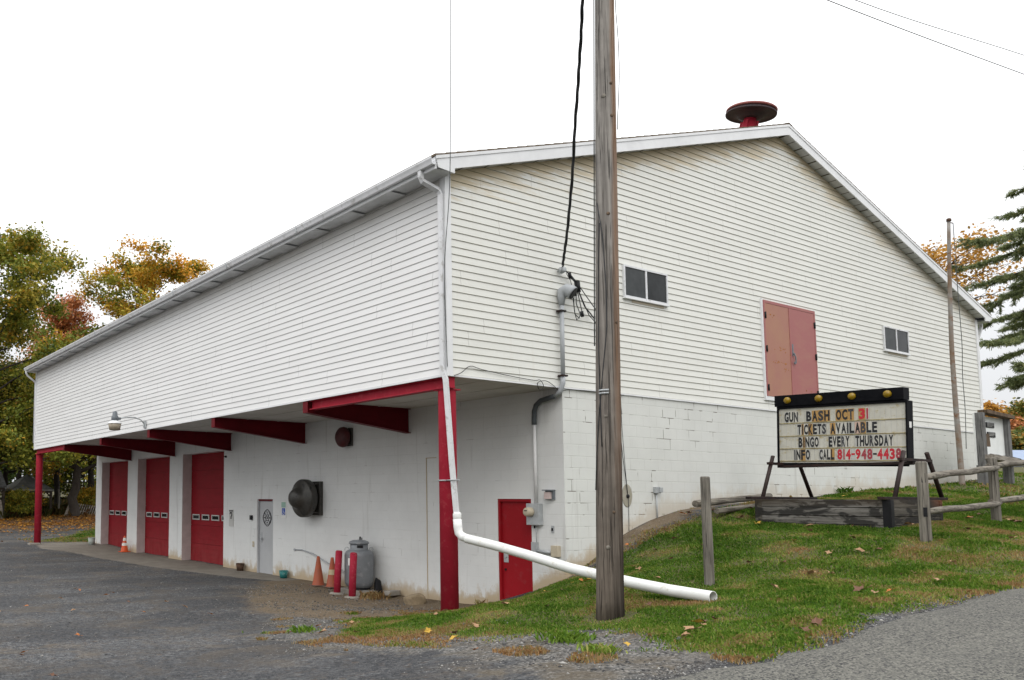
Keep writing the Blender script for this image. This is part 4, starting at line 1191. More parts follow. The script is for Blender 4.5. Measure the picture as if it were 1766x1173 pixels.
# small signs and fittings beside the doors
t = thing('arrow_sign', 'narrow grey plate with a black hooked arrow beside the nearest garage door', 'sign', (OV, 11.93, 1.48))
mb = MB(); mb.box(OV - .012, OV, 11.80, 12.07, 1.25, 1.74); mb.build('plate', M['plate_grey'], t)
mb = MB(); xx = OV - .016
mb.tube([(xx, 11.93, 1.47), (xx, 11.93, 1.54), (xx, 11.88, 1.58), (xx, 11.89, 1.65), (xx, 11.96, 1.66), (xx, 12.0, 1.61)], .017, 6)
mb.box(xx - .002, xx + .002, 11.82, 12.05, 1.69, 1.72); mb.build('mark', M['black'], t)
t = thing('accessible_sign', 'pale green and blue wheelchair sign beside the grey door', 'sign', (OV, 9.02, 1.77))
mb = MB(); mb.box(OV - .010, OV, 8.90, 9.14, 1.56, 2.0); mb.build('plate', M['paper'], t)
mb = MB(); mb.box(OV - .013, OV - .0105, 8.915, 9.125, 1.84, 1.985); mb.build('green_panel', M['green_sign'], t)
mb = MB(); mb.box(OV - .013, OV - .0105, 8.94, 9.10, 1.64, 1.825); mb.build('blue_panel', M['blue'], t)
mb = MB(); xx = OV - .016
mb.tube([(xx, 9.02 + .045 * math.cos(a), 1.69 + .04 * math.sin(a)) for a in np.linspace(2.2, 6.6, 14)], .007, 5)
mb.tube([(xx, 9.035, 1.775), (xx, 9.03, 1.725), (xx, 8.99, 1.72), (xx, 8.965, 1.665)], .008, 5); mb.lathe([(.014, 0), (.012, .003)], (xx, 9.035, 1.797), (-1, 0, 0), 10)
mb.build('symbol', M['paper'], t)
t = thing('keypad', 'small black keypad on the wall left of the grey door', 'keypad', (OV, 10.72, 1.53))
mb = MB(); mb.box(OV - .05, OV, 10.66, 10.78, 1.47, 1.60); mb.build('keypad_body', M['black'], t, .006)
mb = MB(); mb.box(OV - .056, OV - .05, 10.68, 10.76, 1.55, 1.58); mb.build('screen', M['screen'], t)
t = thing('wall_plate', 'small tan plate on the wall low beside the grey door', 'plate', (OV, 10.62, .79))
mb = MB(); mb.box(OV - .02, OV, 10.57, 10.67, .72, .87); mb.build('plate', M['tan'], t, .004)
mb = MB(); mb.box(OV - .026, OV - .02, 10.60, 10.64, .77, .82); mb.build('slot', M['plate_grey'], t)
t = thing('door_sensor', 'tiny black sensor at the head of the nearest garage door', 'sensor', (OV, 12.3, 3.33))
mb = MB(); mb.box(OV - .03, OV, 12.26, 12.34, 3.30, 3.36); mb.tube([(OV - .03, 12.30, 3.33), (OV - .09, 12.24, 3.33)], .016, 8); mb.build('sensor_body', M['black'], t)

# ---------------------------------------------------------------- things on the ground by the side wall
t = thing('propane_tank', 'upright grey propane tank against the white wall behind red bollards', 'gas tank', (2.27, 5.25, .1))
c = t.location
mb = MB(); mb.lathe([(.05, .0), (.2, .01), (.28, .045), (.32, .11), (.325, .17), (.325, .72), (.32, .77), (.29, .82), (.22, .855), (.05, .87)], c, n=40); mb.build('body', M['tank'], t)
mb = MB(); mb.lathe([(.2, .82), (.2, 1.0), (.19, 1.0), (.19, .84)], c, n=32, caps=False); mb.build('collar', M['tank'], t)
mb = MB(); mb.lathe([(.225, .985), (.23, 1.0), (.21, 1.035), (.13, 1.065), (.01, 1.075)], c, n=32); mb.build('lid', M['tank'], t)
mb = MB()
for k in range(9):
    a = -2.45 + .075 * k
    a2 = a + .075
    mb.quad([(c.x + .204 * math.cos(a), c.y + .204 * math.sin(a), c.z + .90), (c.x + .204 * math.cos(a2), c.y + .204 * math.sin(a2), c.z + .90), (c.x + .204 * math.cos(a2), c.y + .204 * math.sin(a2), c.z + .96), (c.x + .204 * math.cos(a), c.y + .204 * math.sin(a), c.z + .96)])
o = mb.build('opening', M['black'], t, fix=False)
for a in (-2.2 + 1.57, -2.2 - 1.57):
    mb = MB(); q = Vector((c.x + .27 * math.cos(a), c.y + .27 * math.sin(a), c.z + .86))
    mb.tube([q + Vector((.0 + .045 * math.cos(b2) * math.cos(a), .045 * math.cos(b2) * math.sin(a), .045 * math.sin(b2))) for b2 in np.linspace(-.6, 3.8, 12)], .010, 6)
    mb.build('lifting_ring', M['steel'], t)
mb = MB(); mb.lathe([(.24, -.08), (.24, .04)], c, n=28); mb.build('foot_ring', M['black'], t)
mb = MB(); mb.tube([c + Vector((.03, .0, 1.06)), c + Vector((.03, 0, 1.14))], .02, 8); mb.tube([c + Vector((.08, .0, 1.06)), c + Vector((.08, 0, 1.12))], .012, 8); mb.build('vent_pipe', M['black'], t)
mb = MB()
for k in range(5):
    a = -3.05 + .07 * k; a2 = a + .07
    mb.quad([(c.x + .329 * math.cos(a), c.y + .329 * math.sin(a), c.z + .52), (c.x + .329 * math.cos(a2), c.y + .329 * math.sin(a2), c.z + .52), (c.x + .329 * math.cos(a2), c.y + .329 * math.sin(a2), c.z + .68), (c.x + .329 * math.cos(a), c.y + .329 * math.sin(a), c.z + .68)])
mb.build('sticker', M['paper'], t, fix=False)
t = thing('rubber_block', 'black rubber wedge leaning beside the grey propane tank', 'block', (2.45, 4.83, .05))
mb = MB(); mb.prism([(2.36, 4.78, .0), (2.54, 4.74, .0), (2.52, 4.80, .30), (2.44, 4.84, .36), (2.40, 4.84, .2)], (.02, .08, .0)); mb.build('wedge', M['black'], t, .01)
mb = MB(); mb.box(2.0, 2.62, 4.78, 5.7, -.05, .085)
tag(mb.build('concrete_pad', M['concrete'], None, .015), 'low concrete pad under the grey propane tank', 'pad')
mb = MB(); mb.obox(2.42, 4.3, .09, (.17, .03, 0), (-.015, .09, 0), (0, 0, .05))
tag(mb.build('concrete_block', M['concrete'], None, .01), 'small flat concrete block on the dirt right of the propane tank', 'block')
mb = MB(); mb.tube([(OV - .01, 8.44, .76), (OV - .03, 8.1, .78), (OV - .05, 7.6, .72), (OV - .06, 7.0, .55), (OV - .07, 6.5, .43), (OV - .07, 6.1, .36), (2.42, 5.55, .36)], .014, 8)
mb.lathe([(.03, 0), (.03, .04)], (OV, 8.46, .76), (-1, 0, 0), 10)
tag(mb.build('gas_line', M['grey_pvc'], None), 'thin grey gas hose sagging along the wall to the propane tank', 'hose')

for (x, y, lean, lab) in ((1.80, 5.45, (.05, -.02), 'leaning pinkish red bollard next to the orange cones'), (1.70, 4.76, (.035, -.02), 'leaning pinkish red bollard in front of the grey propane tank')):
    t = thing('bollard', lab, 'bollard', (x, y, .0), 'red bollards by the tank')
    z0 = gz1(x, y)
    mb = MB(); mb.tube([(x, y, z0 - .15), (x + lean[0] * .5, y + lean[1] * .5, .45), (x + lean[0], y + lean[1], .90)], .078, 20, True); mb.build('pipe', M['bollard'], t)
    mb = MB(); mb.lathe([(.078, 0), (.075, .02), (.055, .04), (.01, .045)], (x + lean[0], y + lean[1], .895), (lean[0], lean[1], 1), 20); mb.build('cap', M['bollard'], t)
    mb = MB(); mb.lathe([(.17, -.1), (.16, .02), (.12, .035)], (x, y, z0), n=14); mb.build('footing', M['concrete'], t)

def cone(x, y, h, mt, label, bands, tip):
    z = gz1(x, y)
    t = thing('traffic_cone', label, 'traffic cone', (x, y, z), 'orange traffic cones')
    mb = MB(); mb.lathe([(.165, .02), (.155, .03), (.14, .05), (.035, h - .01), (.03, h), (.018, h)], (x, y, z), n=24); mb.build('cone_body', mt, t)
    mb = MB(); mb.box(x - .185, x + .185, y - .185, y + .185, z, z + .028); mb.build('cone_base', M['cone_base'] if tip else mt, t, .02)
    for (a, b_, bm) in bands:
        f = lambda q: .14 + (.035 - .14) * (q - .05) / (h - .06) + .003
        mb = MB(); mb.lathe([(f(a), a), (f(b_), b_)], (x, y, z), n=24, caps=False); mb.build('band', bm, t)
    return t
cone(2.28, 6.86, .70, M['cone'], 'faded orange cone without bands leaning by the wall', [], True)
cone(2.36, 6.40, .70, M['cone'], 'faded orange cone with a worn tan band behind the bollards', [(.30, .42, M['band'])], True)
cone(2.41, 19.92, .60, M['cone_new'], 'bright orange cone with two white bands at the far garage door', [(.24, .34, M['band_white']), (.42, .53, M['band_white'])], False)

def bucket(name, x, y, r, h, mt, label, cat, rim=True):
    z = gz1(x, y)
    t = thing(name, label, cat, (x, y, z))
    mb = MB(); mb.lathe([(r * .8, 0), (r, h), (r * .94, h), (r * .78, .03), (.01, .03)], (x, y, z), n=24); mb.build('shell', mt, t)
    if rim:
        mb = MB(); mb.tube([(x + r * 1.0 * math.cos(a), y + r * 1.0 * math.sin(a), z + h - .01) for a in np.linspace(0, 2 * math.pi, 25)], .008, 6); mb.build('rim', mt, t)
    return t
bucket('bucket', 2.17, 23.0, .15, .30, M['bucket'], 'pale chalky bucket on the ground at the far wall corner', 'bucket')
bucket('bucket', 2.5, 8.77, .12, .19, M['teal'], 'teal and white painted bucket by the grey door', 'bucket')
bucket('rusty_can', 2.5, 11.1, .12, .21, M['rust_can'], 'rusty brown can at the wall between grey door and garage door', 'can')

def rock(x, y, sx, sy, sz, label, seed, mt=None, name='rock'):
    import bmesh
    bm = bmesh.new(); bmesh.ops.create_icosphere(bm, subdivisions=3, radius=1)
    rr = np.random.RandomState(seed)
    dirs = rr.randn(14, 3); dirs /= np.linalg.norm(dirs, axis=1)[:, None]
    lim = rr.uniform(.62, .95, 14)
    for v in bm.verts:
        p = np.array(v.co)
        for d, l_ in zip(dirs, lim):
            k = p @ d
            if k > l_: p = p - d * (k - l_)
        v.co = (p[0] * sx, p[1] * sy, p[2] * sz)
    me = bpy.data.meshes.new(name); bm.to_mesh(me); bm.free()
    me.materials.append(mt or M['rock'])
    o = bpy.data.objects.new(name, me); C.objects.link(o)
    o.location = (x, y, gz1(x, y) + sz * .35)
    o.rotation_euler = (0, 0, seed)
    return tag(o, label, 'rock')
rock(2.2, 3.35, .27, .2, .17, 'tan rock on the dirt against the white wall', 5)

# ---------------------------------------------------------------- drain pipe
t = thing('drain_pipe', 'long white plastic drain pipe sloping from the red column down onto the grass', 'pipe', (.15, -.05, 1.5))
mb = MB(); mb.lathe([(.05, .0), (.062, .02), (.066, .1), (.056, .12), (.05, .13)], (.085, -.08, 1.76), (-.02, -.0, 1), 20); mb.build('coupling', M['white_pipe'], t)
mb = MB(); mb.tube([(.085, -.08, 1.78), (.09, -.085, 1.66), (.095, -.10, 1.57), (.11, -.16, 1.515), (.125, -.24, 1.492)], .067, 20); mb.build('elbow', M['white_pipe'], t)
mb = MB()
ax = [(.125, -.23, 1.49), (.20, -.75, 1.405), (.26, -1.3, 1.30), (.29, -2.0, 1.165), (.29, -2.9, 1.06), (.24, -3.45, 1.02), (.19, -3.98, 1.0)]
mb.tube(ax, .07, 24, False); mb.tube(ax, .063, 24, False)
mb.lathe([(.063, 0), (.07, 0)], ax[-1], Vector(ax[-1]) - Vector(ax[-2]), 24, caps=False)
mb.build('pipe', M['white_pipe'], t, fix=False)
mb = MB(); a_ = Vector(ax[-1]); d_ = (Vector(ax[-1]) - Vector(ax[-2])).normalized()
mb.lathe([(.0625, -.5), (.0625, -.45)], a_, d_, 20, caps=True); mb.build('inside', M['black'], t)

# ---------------------------------------------------------------- utility pole and wires
pz0 = gz1(-.68, -3.29)
t = thing('utility_pole', 'tall weathered grey wooden utility pole in the grass in front of the hall', 'utility pole', (-.68, -3.29, pz0))
mb = MB()
pp = [(-.68 + .018 * (z - pz0), -3.29 - .010 * (z - pz0), z) for z in np.linspace(pz0 - .2, 9.75, 24)]
rr_ = [.150 - (.150 - .100) * (i / 23) + (.010 if i == 0 else 0) for i in range(24)]
mb.tube(pp, rr_, 32, True)
o = mb.build('pole', M['pole'], t)
def on_pole(z, ang, off=0.0):
    k = (z - pz0)
    r = .150 - (.150 - .100) * (z - pz0 + .2) / (9.75 - pz0 + .2) + off
    return (-.68 + .018 * k + r * math.cos(ang), -3.29 - .010 * k + r * math.sin(ang), z)
A0 = math.atan2(-6.1, -8.26)      # towards the viewer
mb = MB()
mb.tube([on_pole(z, A0 - .55 + .25 * math.sin(z * 1.1), .008) for z in np.linspace(5.35, 2.7, 16)], .006, 5)
mb.tube([on_pole(5.6, A0 + 0.15 - .9, .03), on_pole(5.2, A0 - .35, .012), on_pole(4.6, A0 - .1, .01), on_pole(4.1, A0 - .05, .01), on_pole(3.1, A0 - .75, .008), on_pole(2.6, A0 - 1.0, .012), on_pole(2.2, A0 - 1.2, .012)], .006, 5)
mb.tube([on_pole(z, A0 + 1.5, .012 + .03 * max(0, math.sin((z - 6.6) * 2.2))) for z in np.linspace(9.6, 6.5, 20)], .005, 5)
mb.tube([on_pole(z, A0 - 1.52, .012) for z in np.linspace(9.6, 3.9, 20)], .007, 5)
mb.build('cable', M['rubber'], t)
mb = MB()
a1, a2 = A0 - .75, A0 + .05
mb.tube([on_pole(3.32, a, .006) for a in np.linspace(a1, a2, 8)], .012, 6); mb.tube([on_pole(3.355, a, .006) for a in np.linspace(a1, a2, 8)], .012, 6)
mb.build('band', M['steel'], t)
for (z, a, s) in ((7.05, A0 + .55, .020), (6.65, A0 + .62, .022), (5.45, A0 + .15, .022), (4.15, A0 + .8, .018), (3.05, A0 - .2, .02), (1.95, A0 + .35, .018), (6.9, A0 - .2, .03), (1.55, A0 - .1, .026)):
    mb = MB(); p = Vector(on_pole(z, a, -.004)); mb.lathe([(s, 0), (s * .8, .010), (.004, .012)], p, (math.cos(a), math.sin(a), 0), 12)
    mb.build('knot', M['trim_wood'] if z not in (3.05, 1.55, 6.9) else M['post'], t)
mb = MB()
for k in range(60):
    pass
# service drop: three twisted conductors from the pole to the gable
drop = [(-.56, -3.2, 9.05), (-.42, -3.0, 8.72), (-.3, -2.87, 8.52), (.2, -2.42, 8.1), (.77, -1.89, 7.64), (1.58, -1.14, 6.93), (2.2, -.52, 6.36), (2.58, -.14, 6.14)]
def catmull(pts, n):
    pts = [Vector(p) for p in pts]; P_ = [pts[0] * 2 - pts[1]] + pts + [pts[-1] * 2 - pts[-2]]
    out = []
    for i in range(1, len(P_) - 2):
        for k in range(n):
            s = k / n
            a, b_, c_, d_ = P_[i - 1:i + 3]
            out.append(.5 * ((2 * b_) + (c_ - a) * s + (2 * a - 5 * b_ + 4 * c_ - d_) * s * s + (3 * b_ - a - 3 * c_ + d_) * s ** 3))
    out.append(pts[-1]); return out
cur = catmull(drop, 14)
t = thing('service_drop', 'twisted black overhead cable running from the pole to the gable', 'cable', drop[-1])
for k in range(3):
    mb = MB()
    pts = []
    for i, p in enumerate(cur):
        a = i * .42 + k * 2.094
        pts.append(p + Vector((math.cos(a) * .015, math.sin(a) * .010, math.sin(a) * .012)))
    mb.tube(pts, .0125 if k else .009, 6); mb.build('conductor', M['rubber'], t)
mb = MB()
s0 = Vector((2.60, -.12, 6.13))
mb.tube([s0, (2.72, -.1, 6.06), (2.85, -.1, 6.0), (2.95, -.09, 5.92), (3.05, -.09, 5.75), (3.2, -.09, 5.5), (3.45, -.1, 5.3)], .012, 6)
mb.tube([(2.86, -.1, 6.0), (3.0, -.1, 5.9), (3.2, -.1, 5.72), (3.5, -.11, 5.45)], .009, 6)
mb.tube([(2.95, -.09, 5.88), (3.1, -.1, 5.65), (3.3, -.1, 5.35), (3.6, -.11, 5.15)], .009, 6)
mb.tube([(2.78, -.09, 6.02), (2.9, -.12, 5.9), (2.93, -.13, 5.72), (2.9, -.15, 5.5), (2.98, -.17, 5.3), (2.86, -.18, 5.2), (2.78, -.2, 5.35), (2.755, -.21, 5.58)], .008, 6)
mb.tube([(2.98, -.09, 5.85), (3.02, -.12, 5.6), (3.05, -.14, 5.4), (2.95, -.16, 5.25), (2.82, -.18, 5.3), (2.74, -.21, 5.57)], .008, 6)
mb.tube([(2.74, -.08, 6.04), (2.82, -.1, 5.92), (2.86, -.11, 5.78), (2.76, -.15, 5.62)], .006, 6)
mb.build('drip_loop', M['rubber'], t)
for (a, z_, h_, r0) in ((2.80, 6.0, .05, .028), (2.92, 5.7, .05, .028), (3.1, 5.35, .05, .028), (3.0, 5.83, .10, .045)):
    mb = MB(); mb.tube([(a, -.1, z_ + h_), (a + .01, -.11, z_ - h_)], r0, 8); mb.build('splice', M['black'], t)
mb = MB(); mb.lathe([(.02, 0), (.02, .06), (.06, .065), (.06, .10), (.03, .11), (.05, .12), (.05, .15), (.02, .155)], (2.62, 0, 6.07), (0, -1, 0), 14); mb.build('insulator', M['steel'], t)

def wire(name, pts, r, label, grp=None, mt=None):
    mb = MB(); mb.tube(catmull(pts, 8), r, 5)
    return tag(mb.build(name, mt or M['wire'], None), label, 'wire', grp)
wire('overhead_wire', [(-.44, -3.33, 9.45), (4.58, -3.52, 9.77), (11.79, -3.73, 10.49), (20, -4, 11.35), (40, -4.6, 13.9)], .0075, 'lower of the two thin wires crossing the sky at right', 'wires from the pole')
wire('overhead_wire', [(-.44, -3.36, 9.6), (5.3, -3.6, 9.96), (11.78, -3.76, 10.86), (20, -4.05, 11.9), (40, -4.7, 14.6)], .0065, 'upper of the two thin wires crossing the sky at right', 'wires from the pole')
wire('antenna_wire', [(-1.6, -1.9, 11.6), (-1.02, -1.23, 9.18), (-.42, -.55, 6.99), (-.09, -.06, 5.7), (-.05, -.05, 4.15)], .006, 'very thin grey wire dropping from the sky to the near roof corner', None, M['wire'])
wire('phone_wire', [(.1, -.045, 4.02), (.25, -.05, 4.08), (.45, -.04, 4.2), (.7, -.035, 4.17), (1.3, -.035, 4.12), (1.9, -.035, 4.09), (2.05, -.05, 4.1), (2.12, -.06, 4.0), (2.02, -.06, 3.93), (1.98, -.06, 4.05), (2.2, -.045, 4.1), (2.4, -.045, 4.03), (2.56, -.03, 3.96), (2.9, -.035, 4.0), (3.6, -.035, 4.01), (4.3, -.035, 4.0)], .006, 'thin black wire stapled along the bottom edge of the gable siding', None, M['rubber'])

# ---------------------------------------------------------------- changeable letter sign on its frame
SX, SYL, SYR = 6.95, -1.33, -3.34
t = thing('letter_sign', 'black framed portable letter sign with yellow bulbs announcing bingo and tickets', 'sign', (SX, (SYL + SYR) / 2, 2.15))
SW = SYL - SYR
roll = -rad(1.75)
org = Vector((SX, SYL, 3.815))
eu = Vector((0, -math.cos(roll), math.sin(roll)))       # along the face to the right
ev = Vector((0, -math.sin(roll) * -1 * -1, math.cos(roll)))
ev = Vector((0, math.sin(roll), math.cos(roll)))
en = Vector((-1, 0, 0))
FH = 1.06
def S(u, v, d=0.0): return org + eu * u - ev * v + en * d      # u right, v down, d towards the viewer
def sbox(mb, u0, u1, v0, v1, d0, d1, mi=0):
    c_ = S((u0 + u1) / 2, (v0 + v1) / 2, (d0 + d1) / 2)
    mb.obox(*c_, eu * (u1 - u0) / 2, ev * (v1 - v0) / 2, en * (d1 - d0) / 2, mi)
mb = MB(); sbox(mb, 0.0, SW, 0, FH, -.20, -.02); mb.build('cabinet', M['sign_black'], t, .006)
mb = MB()
fw = .035
sbox(mb, -.005, SW + .005, -.01, fw, -.02, .03); sbox(mb, -.005, SW + .005, FH - fw, FH + .03, -.02, .03)
sbox(mb, -.005, .02, fw, FH - fw, -.02, .03); sbox(mb, SW - .02, SW + .005, fw, FH - fw, -.02, .03)
mb.build('frame', M['sign_black'], t, .004)
mb = MB(); sbox(mb, .02, SW - .02, fw, FH - fw, -.019, -.004); mb.build('face', M['sign_face'], t)
mb = MB(); sbox(mb, -.03, SW - .03, -.215, -.012, -.16, .055); mb.build('light_bar', M['sign_black'], t, .006)
for u in (.20, .72, 1.24, 1.76):
    mb = MB(); mb.lathe([(.058, 0), (.062, .012), (.058, .03), (.045, .052), (.02, .064), (.002, .066)], S(u, -.115, .055), en, 20); mb.build('bulb', M['bulb'], t)
ROWS = [.295, .53, .76, .985]
RH = .205
for v in ROWS:
    mb = MB(); sbox(mb, .03, SW - .03, v, v + .014, -.004, .008); mb.build('letter_rail', M['rail_dirty'], t)
for v in ROWS:   # blank ribbing of the face panel
    mb = MB()
    for k in range(25):
        u = .06 + k * .078
        sbox(mb, u, u + .006, v - RH, v - .002, -.004, -.002)
    mb.build('face_rib', M['tile_grey'], t)
mb = MB(); sbox(mb, SW + .0, SW + .004, .35, .45, -.13, -.05); mb.build('sticker', M['paper'], t)

_glyphs = {}
def glyph(ch):
    if ch in _glyphs: return _glyphs[ch]
    cu_ = bpy.data.curves.new('glyph_curve', 'FONT')
    cu_.body = ch; cu_.size = 1.0; cu_.offset = 0.046; cu_.resolution_u = 3
    ob = bpy.data.objects.new('glyph_tmp', cu_); C.objects.link(ob)
    dg = bpy.context.evaluated_depsgraph_get()
    me = bpy.data.meshes.new_from_object(ob.evaluated_get(dg))
    vs_ = [tuple(v.co) for v in me.vertices]; fs_ = [tuple(p.vertices) for p in me.polygons]
    bpy.data.objects.remove(ob); bpy.data.meshes.remove(me); bpy.data.curves.remove(cu_)
    xs = [v[0] for v in vs_]; ys = [v[1] for v in vs_]
    x0, x1, y0, y1 = min(xs), max(xs), min(ys), max(ys)
    nrm = [((v[0] - x0) / max(x1 - x0, 1e-6), v[1]) for v in vs_]
    _glyphs[ch] = (nrm, fs_, x1 - x0, y0, y1)
    return _glyphs[ch]

def tcorr(s): return s * 1.0 / (s + (1 - s) * .881)
TINT = {(0, 'BASH', 1): 'tile_tan', (0, 'BASH', 2): 'tile_tan', (0, 'BASH', 3): 'tile_tan', (0, 'OCT', 0): 'tile_tan', (0, 'OCT', 1): 'tile_tan', (0, 'OCT', 2): 'tile_tan', (0, '31', 0): 'tile_tan',
        (1, 'TICKETS', 1): 'tile_tan', (1, 'TICKETS', 3): 'tile_tan', (1, 'AVAILABLE', 0): 'tile_tan', (1, 'AVAILABLE', 4): 'tile_grey', (1, 'AVAILABLE', 5): 'tile_pink', (1, 'AVAILABLE', 6): 'tile_tan', (2, 'BINGO', 1): 'tile_tan',
        (3, 'INFO', 2): 'tile_tan', (3, 'CALL', 3): 'tile_tan', (1, 'TICKETS', 5): 'tile_grey'}
TEXT = [(0, 'GUN', .04, .15, 'b'), (0, 'BASH', .21, .40, 'b'), (0, 'OCT', .445, .59, 'b'), (0, '31', .625, .71, 'r'),
        (1, 'TICKETS', .14, .37, 'b'), (1, 'AVAILABLE', .40, .775, 'b'),
        (2, 'BINGO', .147, .31, 'b'), (2, 'EVERY', .384, .553, 'b'), (2, 'THURSDAY', .595, .90, 'b'),
        (3, 'INFO', .11, .24, 'b'), (3, 'CALL', .31, .43, 'b'), (3, '814-948-4438', .45, .962, 'r')]
FW, FX = SW - .05, .025
for (row, txt, s0_, s1_, colr) in TEXT:
    u0, u1 = FX + FW * tcorr(s0_), FX + FW * tcorr(s1_)
    wts = [.5 if c_ in 'I1' else (.7 if c_ == '-' else 1.0) for c_ in txt]
    tot = sum(wts); u = u0
    for i, c_ in enumerate(txt):
        w = (u1 - u0) * wts[i] / tot
        mb = MB()
        vb_ = ROWS[row] - .004
        sbox(mb, u, u + w - .002, vb_ - RH + .004, vb_, .000, .005, 0)
        nrm, fs_, gw, gy0, gy1 = glyph(c_)
        pad = .07 * w
        base = len(mb.v)
        H_ = RH - .022
        for (gx_, gy_) in nrm:
            if c_ in 'I1-' and wts[i] < 1:
                uu = u + w * (.5 + (gx_ - .5) * (.86 if c_ == '-' else .5))
            else: uu = u + pad + gx_ * (w - 2 * pad)
            vv = vb_ - .010 - H_ * ((.42 + .17 * (gy_ - gy0) / (gy1 - gy0)) if c_ == '-' else (gy_ - gy0) / (gy1 - gy0))
            mb.v.append(tuple(S(uu, vv, .0075)))
        for f_ in fs_:
            mb.f.append(tuple(base + q for q in f_)); mb.mi.append(1); mb.sm.append(False)
        tile = TINT.get((row, txt, i), 'tile' if (i * 7 + row * 3) % 3 else 'tile_grey')
        if colr == 'r':
            g_ = M['glyph_maroon'] if (txt, i) in (('31', 1), ('814-948-4438', 1), ('814-948-4438', 5), ('814-948-4438', 6), ('814-948-4438', 11)) else M['glyph_red']
            if c_ == '-' and i == 7: g_ = M['glyph']
        else: g_ = M['glyph_grey'] if (i * 5 + row) % 7 == 3 else M['glyph']
        mb.build('letter_tile', [M[tile], g_], t, fix=False)
        u += w
# legs: two A-frames of angle iron with cross bars
for yy in (-1.38, -3.38):
    top = 2.83
    for (xt, xb, mt) in ((6.62, 6.20, 'brownleg'), (7.42, 7.92, 'rust_leg')):
        mb = MB(); mb.tube([(xb, yy, 2.13), (xt - .012 * (1 if xt < 7 else -1), yy, top + .07)], .032, 10); mb.build('leg', M[mt], t)
    mb = MB(); mb.box(6.45, 7.55, yy - .03, yy + .03, top - .085, top - .04); mb.build('cross_bar', M['rust_leg'], t)
mb = MB(); mb.box(6.88, 7.14, SYR - .05, SYL + .02, 2.70, 2.745); mb.build('base_rail', M['rust_leg'], t)

# timber box under the sign
t = thing('timber_box', 'weathered grey timber box with black stains carrying the letter sign', 'planter box', (6.75, -2.5, 1.7))
bx0, bx1, by0, by1, bz = 5.85, 7.66, -3.46, -1.44, 2.12
for k in range(4):
    z1_ = bz - k * .135; z0_ = z1_ - .127
    if k == 3: z0_ -= .35
    j = .004 * (k % 2)
    for q in ((bx0 - j, bx0 + .09, by0 + .095, by1 - .095), (bx1 - .09, bx1 + j, by0 + .095, by1 - .095)):
        mb = MB(); mb.box(*q, z0_, z1_); mb.build('plank', M['timber_y'], t, .006)
    for q in ((bx0 + .095, bx1 - .095, by0 - j, by0 + .09), (bx0 + .095, bx1 - .095, by1 - .09, by1 + j)):
        mb = MB(); mb.box(*q, z0_, z1_); mb.build('plank', M['timber_x'], t, .006)
for (x, y) in ((bx0, by0), (bx0, by1 - .1), (bx1 - .1, by0), (bx1 - .1, by1 - .1)):
    mb = MB(); mb.box(x - .01, x + .1, y - .01, y + .105, 1.3, bz - .002); mb.build('corner_post', M['black'] if x < 7 and y < -3 else M['timber_x'], t, .006)
for y in (-1.38, -3.38):
    mb = MB(); mb.box(5.75, 8.0, y - .05, y + .05, bz + .001, bz + .045); mb.build('sleeper', M['rust_leg'], t, .005)
mb = MB(); mb.box(bx0 + .095, bx1 - .095, by0 + .095, by1 - .095, 1.7, 2.0); mb.build('fill', mat('dark soil', (.05, .04, .025), (.08, .065, .04), 20, .95, .6), t)

# ---------------------------------------------------------------- posts, fence, board, flagpole, logs
def rough_post(x, y, z0, z1, w, name, mt, parent, lean=(0, 0), bev=.012):
    mb = MB(); mb.tube([(x, y, z0), (x + lean[0] * .5, y + lean[1] * .5, (z0 + z1) / 2), (x + lean[0], y + lean[1], z1 - .02), (x + lean[0], y + lean[1], z1)], [w * .74, w * .72, w * .70, w * .62], 8, True, 0, False)
    return mb.build(name, mt, parent, bev * .5)
g0 = gz1(1.44, -3.2)
tag(rough_post(1.44, -3.20, g0 - .2, 2.40, .085, 'wooden_post', M['post'], None, (-.03, -.01)), 'short lone weathered wooden post in the lawn beyond the pipe end', 'post')
t = thing('rail_fence', 'two rail weathered split rail fence on the lawn by the road', 'fence', (5.0, -4.2, 1.5))
for (x, y, zt) in ((5.02, -4.20, 2.66), (9.12, -3.69, 2.86), (13.2, -3.25, 3.1)):
    z0 = gz1(x, y)
    rough_post(x, y, z0 - .2, zt, .10, 'post', M['post'], t, (-.02, 0))
for (za, zb, zc) in ((2.44, 2.68, 2.96), (1.94, 2.07, 2.28)):
    for (p, q) in (((4.98, -4.22, za), (9.2, -3.72, zb)), ((9.0, -3.66, zb + .03), (13.3, -3.26, zc))):
        p, q = Vector(p), Vector(q)
        mb = MB(); n = 7
        rr = random.Random(int(p.x * 100 + p.z * 10))
        mb.tube([p.lerp(q, i / n) + Vector((0, 0, rr.uniform(-.012, .012))) for i in range(n + 1)], [.040 if i in (0, n) else .053 + rr.uniform(-.005, .005) for i in range(n + 1)], 7, True, 0, True)
        mb.build('rail', M['railwood'], t)
for z in (2.43, 1.95):
    mb = MB(); mb.obox(4.957, -4.232, z - .005, (-.008, -.004, 0), (.010, -.020, 0), (0, 0, .065)); mb.build('mortise', M['black'], t)

